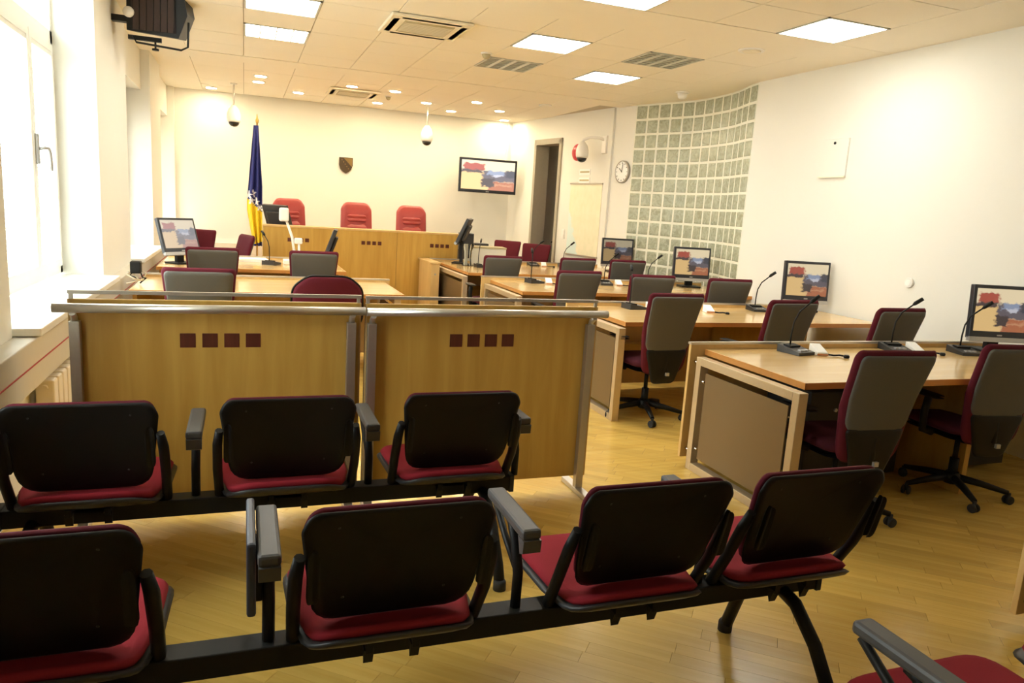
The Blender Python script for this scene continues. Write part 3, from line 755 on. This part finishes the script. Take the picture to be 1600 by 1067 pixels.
def bracket_mb(s):
    m = MB()
    m.tube([(s*.235, .03, .37), (s*.262, -.02, .395), (s*.266, -.09, .52), (s*.264, -.145, .64), (s*.256, -.172, .705)], [.015, .019, .019, .019, .015], 8)
    m.pad(rpoly([(-.035, -.085), (.035, -.085), (.03, .085), (-.03, .085)], .03, 4), .012, lambda a, b, c: (s*(.225+a*.5), -.195-b*.25+c-abs(a)*.3, .66+b), 4, 4)
    return m
br_me = {s: bracket_mb(s).mesh('side_bracket') for s in (-1, 1)}
for m in br_me.values(): m.materials.append(MATS['black'])
sb_me = MB().box(-.06, .06, -.04, .05, .36, .40).box(-.075, -.055, -.12, .22, .375, .405).box(.055, .075, -.12, .22, .375, .405).prism([(-.02, 0), (.02, 0), (.0, -.05)], lambda a, b, d: (d, -.10+a, .385+b), -.078, -.052).prism([(-.02, 0), (.02, 0), (.0, -.05)], lambda a, b, d: (d, -.10+a, .385+b), .052, .078).mesh('seat_support')
sb_me.materials.append(MATS['black'])
post_me = MB().tube([(0, 0, .38), (0, -.005, .50), (.0, .03, .585), (0, .07, .635), (0, .10, .645)], .017, 8).tube([(0, 0, .50), (0, .12, .56), (0, .235, .635)], .012, 8).mesh('arm_post'); post_me.materials.append(MATS['black'])
pad_me = MB().box(-.030, .030, -.10, .245, .648, .682, b=.010).prism([(-.105, .65), (-.055, .65), (-.075, .60), (-.10, .61)], lambda a, b, d: (d, a, b), -.028, .028).mesh('arm_pad'); pad_me.materials.append(MATS['arm_grey'])
tab_me = MB().box(-.012, .012, -.06, .26, .49, .70, b=.008).mesh('writing_tablet'); tab_me.materials.append(MATS['tablet'])
tabb_me = MB().box(.0, .03, .0, .16, .50, .63, b=.006).mesh('tablet_hinge'); tabb_me.materials.append(MATS['black'])
def ch(name, me, par, loc=(0, 0, 0)):
    o = bpy.data.objects.new(name, me); COL.objects.link(o); o.parent = par; o.location = loc; return o
def bench(loc, seats, arms, legs, x0, x1, lab, tablets=()):
    t = thing('beam_seating', lab, 'bench', loc, 0, 'black beam benches with red seats')
    obj('beam', MB().box(x0, x1, -.04, .04, .315, .385, b=.004), 'black', t)
    for x in (x0, x1): obj('beam_cap', MB().box(x-.012, x+.012, -.045, .045, .31, .39, b=.004), 'black_rubber', t)
    for x in seats:
        b = ch('backrest', back_me, t, (x, 0, 0)); ch('back_cushion', bcush_me, b)
        for q in ((-.14, -.10), (.14, -.10), (-.16, .13), (.16, .13)):
            px, py, pz = shell_fn(q[0], q[1], -.012); obj('screw', MB().lathe([(.004, 0), (.003, .002)], 8, TR(px, py, pz) @ RX(PI/2)), 'rim', b)
        s = ch('seat_pan', pan_me, t, (x, 0, 0)); ch('seat_cushion', scush_me, s)
        for g in (-1, 1): ch('side_bracket', br_me[g], t, (x, 0, 0))
        ch('seat_support', sb_me, t, (x, 0, 0))
    for x in arms:
        a = ch('arm_post', post_me, t, (x, 0, 0)); ch('arm_pad', pad_me, a)
    for x in tablets:
        a = ch('writing_tablet', tab_me, t, (x, 0, 0)); ch('tablet_hinge', tabb_me, a)
    for x in legs:
        obj('leg', MB().tube([(x, 0, .33), (x, .10, .30), (x, .19, .19), (x, .25, .02)], .024, 10), 'black', t)
        obj('leg', MB().tube([(x, 0, .33), (x, -.10, .31), (x, -.21, .22), (x, -.30, .10), (x, -.34, .02)], .024, 10), 'black', t)
        for y in (.25, -.34): obj('foot', MB().lathe([(.028, 0), (.028, .035), (.022, .045)], 12, TR(x, y, 0)), 'black_rubber', t)
bench((0, 3.05, 0), [-.55, .165, .865], [-.185, .505, 1.185], [-.75, 1.02], -.86, 1.16, 'far beam bench with three seats directly before the wooden barrier')
bench((0, 1.95, 0), [-.475, .385, 1.155, 1.76], [.06, .79, 1.455], [-.3, 1.80], -.80, 1.95, 'near beam bench with four seats and a folded writing tablet', tablets=[.015])
bench((0, .98, 0), [1.72, 2.38], [1.40], [2.05], 1.40, 2.70, 'beam bench at the lower right corner, mostly outside the picture')

# ================================================================== OFFICE CHAIRS
def office_chair():
    t = thing('office_chair', '', 'office chair')
    # backrest: maroon cushion with grey cover behind and black lower shell; faces +y
    out = rpoly([(-.185, -.33), (.185, -.33), (.225, .0), (.25, .33), (-.25, .33), (-.225, 0)], [.10, .10, .05, .045, .045, .05], 5)
    def fn(a, b, c):
        z = .73+b; y = -.24-.20*max(0, b-.0)-.10*b + .30*a*a + c
        sag = -.018*(1-(a/.25)**2) if b > .25 else 0
        return (a, y, z+sag)
    bk = obj('backrest', MB().pad(out, .032, fn, 3.5, 5), 'maroon', t)
    cov = rpoly([(-.192, -.13), (.192, -.13), (.212, .05), (.232, .305), (-.232, .305), (-.212, .05)], [.07, .07, .05, .04, .04, .05], 5)
    cov = [(a, b-(.03*(1-(a/.2)**2) if b < -.05 else 0)) for a, b in cov]
    obj('back_cover', MB().pad(cov, .014, lambda a, b, c: fn(a, b, c-.026), 4, 5), 'grey_fabric', bk)
    low = rpoly([(-.10, -.40), (.10, -.40), (.19, -.12), (-.19, -.12)], [.05, .05, .03, .03], 5)
    obj('lower_shell', MB().pad(low, .018, lambda a, b, c: fn(a, b, c-.026), 4, 5), 'black', bk)
    obj('label_tag', MB().box(-.014, .014, -.292, -.275, .405, .43), 'silver', bk)
    obj('back_strut', MB().tube([(0, -.02, .40), (0, -.17, .385), (0, -.235, .44), (0, -.245, .56)], [.03, .03, .03, .02], 8), 'black', t)
    so = rpoly([(-.22, -.22), (.22, -.22), (.24, .25), (-.24, .25)], [.08, .08, .10, .10], 5)
    st = obj('seat', MB().pad(so, .04, lambda a, b, c: (a, b+.02, .475+c-.25*max(0, b-.18)**1.3), 3, 5), 'maroon_seat_shaded', t)
    obj('seat_shell', MB().pad([(a*.95, b*.95) for a, b in so], .02, lambda a, b, c: (a, b+.02, .43+c), 4, 4), 'black', st)
    for s in (-1, 1):
        ar = obj('armrest', MB().tube([(s*.20, .0, .42), (s*.275, .0, .44), (s*.29, -.01, .55), (s*.285, -.02, .655)], .018, 8, flat=1.5), 'black', t)
        obj('arm_pad', MB().pad(rpoly([(-.04, -.13), (.04, -.13), (.035, .12), (-.035, .12)], .03, 4), .015, lambda a, b, c: (s*.285+a, b+.01, .672+c), 3, 4), 'black', ar)
    obj('mechanism', MB().box(-.07, .07, -.12, .10, .375, .415, b=.01), 'black', t)
    obj('gas_column', MB().tube([(0, 0, .10), (0, 0, .24)], .028, 12).tube([(0, 0, .24), (0, 0, .39)], .016, 12), 'black', t)
    hub = obj('base_hub', MB().lathe([(.045, .075), (.055, .09), (.05, .13), (.035, .15)], 16), 'black', t)
    for k in range(5):
        a = R(90+72*k+17); c, s = math.cos(a), math.sin(a)
        lg = obj('base_leg', MB().tube([(c*.03, s*.03, .115), (c*.16, s*.16, .10), (c*.31, s*.31, .072)], [.026, .022, .016], 8), 'black', t)
        Mc = TR(c*.315, s*.315, .028) @ RZ(a+.6)
        cs = MB()
        for q in (-.016, .016): cs.lathe([(.024, -.008), (.028, -.004), (.028, .004), (.024, .008)], 14, Mc @ TR(0, q, 0) @ RX(PI/2))
        cs.tube([Mc @ Vector((0, 0, .0)), Mc @ Vector((.0, 0, .045))], .011, 8)
        obj('caster', cs, 'black_rubber', t)
    return t
OC = Proto(office_chair())
CH = [  # x, y of the base centre, rotation, label
    (3.12, 3.06, -4, 'grey-backed maroon office chair at the near right desk, beside the metal desk end'),
    (4.20, 3.18, -8, 'grey-backed maroon office chair cut off by the right edge of the picture'),
    (3.06, 5.06, 2, 'grey-backed maroon office chair standing alone in the aisle gap at the second desk row'),
    (3.92, 4.80, 4, 'grey-backed office chair directly below the monitor that stands against the white wall'),
    (4.62, 4.44, 2, 'grey-backed office chair against the right wall, under the round socket'),
    (3.05, 6.78, 2, 'grey-backed office chair right behind the corner of the right barrier, third desk row'),
    (3.78, 6.58, -4, 'grey-backed office chair in the middle of the third desk row'),
    (4.58, 6.42, -6, 'grey-backed office chair in front of the monitor by the glass blocks'),
    (2.86, 8.50, 2, 'leftmost grey-backed office chair of the farthest right desk, near the glass carafe'),
    (3.90, 8.62, 0, 'grey-backed office chair below the wall map at the farthest right desk'),
    (4.62, 8.60, -6, 'dark office chair in front of the farthest monitor on the right'),
    (-.30, 5.95, 0, 'wide grey-backed office chair behind the left barrier, near the window'),
    (-.31, 8.05, 4, 'grey-backed office chair in front of the left monitor by the window'),
    (.66, 8.05, 2, 'grey-backed office chair in front of the white document camera'),
    (-.68, 10.85, 165, 'maroon office chair facing the camera behind the left monitor'),
    (-.26, 10.16, 110, 'small maroon office chair turned sideways beside the flag'),
    (4.10, 11.85, 140, 'maroon office chair facing the camera behind the pale box'),
    (4.36, 11.14, 140, 'maroon office chair facing the camera in front of the doorway'),
]
for x, y, a, l in CH:
    o = OC.put((x, y, 0), R(a), l, 'office chairs at the desks')
    o.scale = (1, 1, 0.97 if y < 3.5 else 1.0)      # these two are lowered a little
# the different chair with a rounded red back behind the barrier
def round_chair(loc, lab):
    t = thing('visitor_chair', lab, 'chair', loc, 0)
    o = rpoly([(-.27, -.19), (.27, -.19), (.26, .10), (.15, .19), (-.15, .19), (-.26, .10)], [.08, .08, .12, .14, .14, .12], 5)
    f = lambda a, b, c: (a, -.22-.15*b+.35*a*a+c, .82+b)
    b = obj('backrest', MB().pad(o, .035, f, 3, 5), 'maroon', t)
    obj('back_rim', MB().tube([f(a*1.01, bb*1.01, 0) for a, bb in o]+[f(o[0][0]*1.01, o[0][1]*1.01, 0)], .009, 6), 'black', b)
    obj('seat', MB().pad(rpoly([(-.25, -.22), (.25, -.22), (.25, .24), (-.25, .24)], .08, 5), .04, lambda a, bb, c: (a, bb, .46+c), 3, 5), 'maroon', t)
    for sx in (-.24, .24):
        obj('leg', MB().tube([(sx, -.24, .0), (sx, -.21, .45), (sx, -.20, .70)], .013, 8), 'black', t); obj('leg', MB().tube([(sx, .25, 0), (sx, .22, .45)], .013, 8), 'black', t)
round_chair((.60, 5.92, 0), 'chair with a rounded maroon back behind the gap of the barriers')
# judges' leather chairs
def judge_chair():
    t = thing('judge_chair', '', 'armchair')
    o = rpoly([(-.25, -.36), (.25, -.36), (.235, .30), (.17, .40), (-.17, .40), (-.235, .30)], [.05, .05, .10, .12, .12, .10], 5)
    def f(a, b, c):
        z = 1.15+b; y = .27+.16*b - .25*a*a + c
        groove = .018*(math.exp(-((b-.16)/.02)**2)+math.exp(-((b-.06)/.02)**2))*(1 if c < 0 and abs(a) < .15 else 0)
        return (a, y+groove, z)
    fine = []
    b = obj('backrest', MB().pad(o, .07, f, 3, 5), 'leather', t)
    for zz in (.16, .02): obj('headrest_roll', MB().pad(rpoly([(-.15, -.055), (.15, -.055), (.15, .055), (-.15, .055)], .05, 5), .035, lambda a, q, c: f(a, q+zz, c-.06), 2.2, 5), 'leather', b)
    obj('seat', MB().pad(rpoly([(-.27, -.25), (.27, -.25), (.27, .25), (-.27, .25)], .08, 5), .06, lambda a, q, c: (a, q, .72+c), 3, 5), 'leather', t)
    for s in (-1, 1): obj('armrest', MB().tube([(s*.25, .22, .74), (s*.31, .2, .95), (s*.31, -.15, .95), (s*.29, -.2, .78)], .03, 8), 'black', t)
    obj('gas_column', MB().tube([(0, 0, .36), (0, 0, .68)], .03, 10), 'black', t)
    for k in range(5):
        a = R(72*k+10); obj('base_leg', MB().tube([(0, 0, .36), (math.cos(a)*.3, math.sin(a)*.3, .30)], [.03, .018], 8), 'black', t)
        obj('caster', MB().lathe([(.03, .25), (.03, .29)], 10, TR(math.cos(a)*.3, math.sin(a)*.3, 0)), 'black_rubber', t)
    return t
JC = Proto(judge_chair())
for x, a, l in ((.66, 6, 'red leather judge\'s chair behind the monitor, nearest the flag'), (1.63, 0, 'red leather judge\'s chair in the middle, under the crest'), (2.47, -4, 'red leather judge\'s chair nearest the television')):
    JC.put((x, 11.35, 0), R(a), l, 'red leather chairs of the judges')
dais = obj('floor_dais', MB().box(.2, 3.0, 10.75, 13.2, 0, .25), 'veneer', None, 'structure')

# ================================================================== DESKS
def end_frame(t, x, y0, y1, z1=.715):
    e = .05
    fr = MB()
    for (a, b, c, d) in ((y0, y0+e, .0, z1), (y1-e, y1, .0, z1), (y0+e, y1-e, 0, e), (y0+e, y1-e, z1-e, z1)): fr.box(x-.03, x+.03, a, b, c, d, b=.003)
    f = obj('end_frame', fr, 'metal_frame', t)
    pn = obj('perforated_panel', MB().box(x-.012, x-.004, y0+e+.04, y1-e-.04, e+.04, z1-e-.04), 'perforated', f)
    for yy in (y0+e+.005, y1-e-.005):
        for zz in (.15, z1-.15): obj('bolt', MB().tube([(x-.008, yy-.025, zz), (x-.008, yy+.025, zz)], .008, 8), 'chrome', f)
def desk(x0, x1, y0, y1, lab, z=.785, group='desks of the right block', right_end=False, divider=True, chamfer=.0):
    t = thing('desk', lab, 'desk', (0, 0, 0), 0, group)
    th = .036
    top = obj('tabletop', MB().box(x0, x1, y0+.004, y1, z-th, z, b=.002), 'table', t)
    obj('front_edge', MB().box(x0-.003, x1, y0, y0+.006, z-th, z-.001), 'table_edge', top)
    obj('side_edge', MB().box(x0-.006, x0+.001, y0, y1, z-th, z-.001), 'table_edge', top)
    if divider:
        obj('modesty_panel', MB().box(x0-.11, x1, y1+.005, y1+.03, .06, z+.03, b=.002), 'veneer_lt', t)
        obj('panel_trim', MB().box(x0-.115, x1, y1+.0, y1+.035, z+.03, z+.045), 'metal_lt', t)
        for zz in (.12, z-.08): obj('spacer_bolt', MB().tube([(x0-.07, y1-.03, zz), (x0-.07, y1+.01, zz)], .009, 8), 'chrome', t)
    end_frame(t, x0-.06, y0-.06, y1-.04, z-th-.004)
    xm = (x0+x1)/2+.15
    obj('middle_support', MB().box(xm-.02, xm+.02, y0+.12, y1-.02, 0, z-th-.002), 'veneer', t)
    obj('cable_tray', MB().box(x0+.05, x1-.1, y1-.14, y1-.03, .40, .46), 'veneer', t)
    if right_end: obj('end_board', MB().box(x1-.03, x1-.001, y0+.05, y1-.01, 0, z-th-.002), 'veneer', t)
    return t
nd = desk(2.81, 5.42, 3.03, 3.95, 'near long desk on the right with the fully visible metal end frame')
for a, b, z in ((3.30, 4.08, .60), (4.30, 5.1, .66)):  # added dark boxes standing in for the deep shadow under the desk
    shade_box = obj('under_desk_shade', MB().box(a, b, 3.50, 3.90, .03, z, b=.004), 'dark', nd)
    for x in (a+.2, b-.25): obj('shade_box_knob', MB().lathe([(.012, 0), (.012, .012)], 10, TR(x, 3.50, .48) @ RX(PI/2)), 'silver', shade_box)
desk(2.81, 5.42, 5.02, 5.92, 'second long desk on the right, its metal end beside the barrier')
desk(2.66, 5.50, 6.92, 7.98, 'third long desk on the right, showing a bare corner over the barrier')
desk(2.64, 5.28, 8.80, 10.40, 'farthest and deepest desk on the right, carrying the carafe and pale box')
desk(3.14, 5.42, .95, 1.90, 'desk at the right picture edge of which only a wooden side shows')
# desks at the window side: end frame on the right, so built from the same parts mirrored
def desk_left(x0, x1, y0, y1, lab):
    t = thing('desk', lab, 'desk', (0, 0, 0), 0, 'desks of the left block'); z = .785; th = .036
    top = obj('tabletop', MB().box(x0, x1, y0, y1, z-th, z, b=.002), 'table', t)
    obj('front_edge', MB().box(x0, x1+.003, y0-.006, y0+.001, z-th, z-.001), 'table_edge', top); obj('side_edge', MB().box(x1-.001, x1+.006, y0, y1, z-th, z-.001), 'table_edge', top)
    obj('modesty_panel', MB().box(x0, x1+.05, y1+.005, y1+.03, .06, z+.02), 'veneer_lt', t); obj('panel_trim', MB().box(x0, x1+.05, y1, y1+.035, z+.02, z+.035), 'metal_lt', t)
    end_frame(t, x1-.05, y0+.02, y1-.04, z-th-.004); obj('end_board', MB().box(x0+.02, x0+.05, y0+.05, y1-.01, 0, z-th-.002), 'veneer', t)
desk_left(-.86, 1.34, 6.45, 7.42, 'long desk on the window side just behind the barrier')
desk_left(-.86, 1.08, 8.42, 9.75, 'farther desk on the window side carrying the document camera')
# light wooden side cabinet at the end of the farthest right desk
t = thing('side_cabinet', 'pale wooden side cabinet between the judges\' bench and the farthest right desk', 'cabinet', (2.44, 9.75, 0), 0)
obj('body', MB().box(-.06, .06, -.02, .70, 0, .80, b=.004), 'veneer_lt', t); obj('top', MB().box(-.075, .075, -.035, .72, .80, .825, b=.003), 'veneer_lt', t)
obj('lock', MB().lathe([(.012, 0), (.012, .006)], 12, TR(-.0, -.02, .66) @ RX(PI/2)), 'silver', t)
# judges' bench
jb = thing('judges_bench', 'long high wooden judges\' bench with small dark inlay squares', 'bench desk', (0, 0, 0), 0)
JX0, JX1, JY, JZ = .24, 2.96, 10.50, 1.19
for k in range(3):
    a = JX0+(JX1-JX0)*k/3; b = JX0+(JX1-JX0)*(k+1)/3
    obj('front_panel', MB().box(a+.002, b-.002, JY, JY+.03, .0, JZ-.025, b=.002), 'veneer', jb)
obj('top_ledge', MB().box(JX0-.01, JX1+.01, JY-.01, JY+.26, JZ-.025, JZ, b=.003), 'veneer_lt', jb)
obj('worktop', MB().box(JX0, JX1, JY+.03, JY+.62, 1.00, 1.04), 'table', jb)
for x in (JX0, JX1-.03): obj('side_panel', MB().box(x, x+.03, JY+.03, JY+.62, .25, JZ-.026), 'veneer', jb)
for gx in (.70, 1.695, 2.685):
    for k in range(4): obj('inlay_square', MB().box(gx-.145+.077*k, gx-.145+.077*k+.052, JY-.003, JY+.001, .975, 1.027), 'inlay', jb)

# ================================================================== DESK DEVICES
def mic():
    t = thing('desk_microphone', '', 'microphone')
    obj('base', MB().prism([(-.09, 0), (.09, 0), (.09, .048), (-.09, .02)], lambda a, b, d: (d, a, b), -.075, .075), 'rim', t)
    obj('speaker_grille', MB().box(-.05, .05, .01, .065, .030, .0475, RX(R(4))), 'black', t)
    for q in (-.03, 0, .03): obj('button', MB().box(q-.010, q+.010, -.07, -.045, .022, .033, b=.002), 'silver', t)
    obj('gooseneck', MB().tube([(0, .05, .035), (0, .05, .12), (.005, .045, .20), (.03, .03, .27), (.09, .0, .335)], .0055, 8), 'black', t)
    obj('mic_head', MB().tube([(.085, .002, .33), (.095, -.003, .342), (.135, -.02, .378)], [.008, .014, .013], 10), 'black', t)
    return t
MP = Proto(mic())
ZT = .786
MICS = [
    (3.40, 3.80, ZT, 10, 'gooseneck microphone at the left end of the near right desk'),
    (4.30, 3.84, ZT, -15, 'gooseneck microphone in the middle of the near right desk, crossing a chair back'),
    (4.82, 3.72, ZT, -15, 'gooseneck microphone beside the large monitor at the right picture edge'),
    (3.30, 5.78, ZT, 95, 'gooseneck microphone on the second desk right of the barrier end'),
    (4.62, 5.75, ZT, -10, 'gooseneck microphone left of the monitor before the white wall'),
    (3.12, 7.78, ZT, 100, 'gooseneck microphone at the left corner of the third desk'),
    (4.02, 7.78, ZT, -10, 'gooseneck microphone in the middle of the third desk'),
    (4.62, 7.80, ZT, -10, 'gooseneck microphone left of the monitor by the glass blocks'),
    (3.06, 9.62, ZT, 90, 'gooseneck microphone next to the glass carafe'),
    (4.05, 10.2, ZT, -5, 'gooseneck microphone before the lower edge of the doorway'),
    (4.55, 10.2, ZT, -5, 'gooseneck microphone reaching up before the wall map'),
    (.30, 9.05, ZT, 150, 'gooseneck microphone on the left desk under the document camera'),
]
for x, y, z, a, l in MICS: MP.put((x, y, z), R(a), l, 'gooseneck microphones on the desks')
def receiver():
    t = thing('headset_receiver', '', 'receiver')
    obj('body', MB().prism([(-.06, 0), (.06, 0), (.06, .06), (-.06, .02)], lambda a, b, d: (d, a, b), -.035, .035), 'paper', t)
    obj('side_strip', MB().box(-.037, .037, -.064, -.058, .002, .012), 'orange', t)
    obj('ear_cord', MB().tube([(.03, -.05, .01), (.07, -.07, .008), (.12, -.05, .008), (.13, -.09, .01)], .006, 6), 'black', t)
    obj('earpiece', MB().lathe([(.016, 0), (.02, .01), (.014, .02)], 12, TR(.14, -.10, 0)), 'black', t)
    return t
RP = Proto(receiver())
for x, y, l in ((3.55, 3.76, 'white headset receiver right of the microphone at the left end of the near right desk'), (4.44, 3.80, 'white headset receiver behind the nearest office chair on the near right desk'),
                (3.46, 5.76, 'white headset receiver left of the lone office chair on the second desk'),
                (3.98, 5.62, 'white headset receiver right of the lone office chair on the second desk'), (3.27, 7.72, 'white headset receiver at the left corner of the third desk'),
                (4.18, 7.74, 'white headset receiver in the middle of the third desk'), (4.20, 10.15, 'white headset receiver before the lower edge of the doorway')):
    RP.put((x, y, ZT), R(-15), l, 'headset receivers on the desks')
def monitor(loc, rz, lab, scr, w=.47, h=.39, lift=.10, tilt=-4, body='bezel', group='flat desk monitors'):
    t = thing('monitor', lab, 'monitor', loc, rz, group)
    M = TR(0, 0, lift) @ RX(R(tilt))
    obj('housing', MB().box(-w/2, w/2, 0, .045, 0, h, M, b=.006), body, t)
    obj('screen', MB().box(-w/2+.024, w/2-.024, -.004, .001, .055, h-.026, M), scr, t)
    obj('lower_bezel', MB().box(-w/2, w/2, -.006, .03, -.022, .012, M), 'silver', t)
    obj('back_bulge', MB().box(-w*.32, w*.32, .045, .085, .06, h-.08, M, b=.015), body, t)
    obj('stand_neck', MB().box(-.045, .045, .05, .09, .01, lift+.12), 'black', t)
    obj('stand_foot', MB().box(-.12, .12, -.05, .16, 0, .018, b=.004), 'black', t)
    obj('logo', MB().box(-.018, .018, -.0055, 0, .022, .032, M), 'silver', t)
    return t
monitor((5.17, 3.74, ZT), R(-14), 'monitor at the right picture edge on the near desk', 'screen_desk')
monitor((5.17, 5.74, ZT), R(-12), 'monitor standing free against the white right wall', 'screen_desk')
monitor((5.16, 7.72, ZT), R(-12), 'monitor in front of the right part of the glass blocks', 'screen_desk')
monitor((5.10, 9.55, ZT), R(-12), 'farthest right monitor, at the left edge of the glass blocks', 'screen_dim')
monitor((-.62, 8.78, ZT), R(44), 'monitor beside the window, tilted and washed out by daylight', 'screen_side', lift=.12, tilt=-18)
monitor((.50, 10.95, 1.04), R(135), 'dark monitor on the judges\' bench seen from behind', 'screen_dim', w=.44, h=.36, lift=.08, tilt=-20, body='rim')
monitor((2.86, 10.20, ZT), R(245), 'dark monitor seen from the side at the right end of the judges\' bench', 'screen_dim', w=.40, h=.38, lift=.30, tilt=-24, body='rim')
monitor((.92, 9.32, ZT), R(262), 'thin monitor seen edge-on next to the document camera', 'screen_dim', w=.36, h=.36, lift=.10, tilt=-20, body='rim')
# document camera
t = thing('document_camera', 'white document camera with a raised head and folding arms', 'document camera', (.60, 9.20, ZT), 0)
obj('base', MB().box(-.16, .16, -.12, .12, 0, .05, b=.008), 'cam_white', t)
obj('arm', MB().tube([(-.02, .03, .05), (-.06, .03, .32), (-.13, .03, .52)], [.016, .016, .014], 8), 'cam_white', t)
obj('camera_head', MB().box(-.21, -.10, -.02, .07, .50, .66, b=.02), 'cam_white', t)
obj('lamp_arm', MB().tube([(.02, .03, .05), (.02, .03, .25)], .014, 8), 'cam_white', t)
obj('lamp_head', MB().box(-.035, .06, 0, .07, .24, .31, b=.015), 'cam_white', t)
# tissues, paper, lectern items
t = thing('tissue_box', 'pink tissue box with a white tissue pulled up', 'tissue box', (.90, 8.98, ZT), R(10))
obj('box', MB().box(-.11, .11, -.06, .06, 0, .09, b=.004), 'pink', t)
obj('tissue', MB().pad([(math.cos(k*PI/8)*(.05 if k % 2 else .035), math.sin(k*PI/8)*(.04 if k % 2 else .025)) for k in range(16)], .05, lambda a, b, c: (a*(1-.6*max(0, c/.05)), b, .12+c+.3*a), 2, 5), 'paper', t)
t = thing('paper_stack', 'white stack of papers on the farther left desk', 'papers', (.08, 9.40, ZT), R(4))
for k in range(3): obj('sheet', MB().box(-.18, .18, -.13, .13, .012*k, .012*k+.011, RZ(R(2*k-2))), 'paper', t)
# right clerk's corner
t = thing('glass_carafe', 'clear glass carafe on the farthest right desk', 'carafe', (2.93, 9.86, ZT), 0)
obj('body', MB().lathe([(.055, 0), (.062, .02), (.05, .10), (.055, .20), (.085, .30)], 20), 'clear_glass', t); obj('coaster', MB().lathe([(.09, -.0), (.09, .006)], 20), 'black', t)
t = thing('pale_case', 'pale grey case behind the carafe', 'case', (3.32, 10.20, ZT), R(-8))
obj('body', MB().box(-.25, .25, -.15, .15, 0, .23, b=.01), 'pale_box', t); obj('lid', MB().box(-.255, .255, -.155, .155, .23, .255, b=.005), 'grille', t)
t = thing('telephone_console', 'black console stack in front of the television wall', 'console', (3.20, 10.40, ZT), R(-10))
t.location = (3.24, 10.74, 0)
obj('stand', MB().box(-.20, .25, -.14, .14, 0, .95, b=.004), 'dark', t)
obj('upper_unit', MB().box(-.20, .02, -.10, .10, .95, 1.20, b=.01), 'rim', t); obj('lower_unit', MB().box(.02, .25, -.10, .10, .95, 1.06, b=.01), 'rim', t)
obj('display', MB().box(.06, .20, -.104, -.10, .98, 1.02), 'silver', t)
# tangle of plugs and cables hanging at the window side of the left desk
t = thing('power_adapter', 'black plug adapter with a tangle of cables by the window', 'cables', (-.84, 6.75, ZT), 0)
obj('adapter', MB().box(-.04, .04, -.05, .05, .10, .20, b=.01), 'black', t)
for k in range(5):
    pts = [(random.uniform(-.03, .03)+.0, random.uniform(-.05, .05), .12)]
    for q in range(4): pts.append((random.uniform(-.07, .10), random.uniform(-.10, .12), max(.012, .11-.028*q+random.uniform(-.02, .02))))
    obj('cable', MB().tube(pts, .006, 6), 'black' if k % 2 else 'beige_plastic', t)
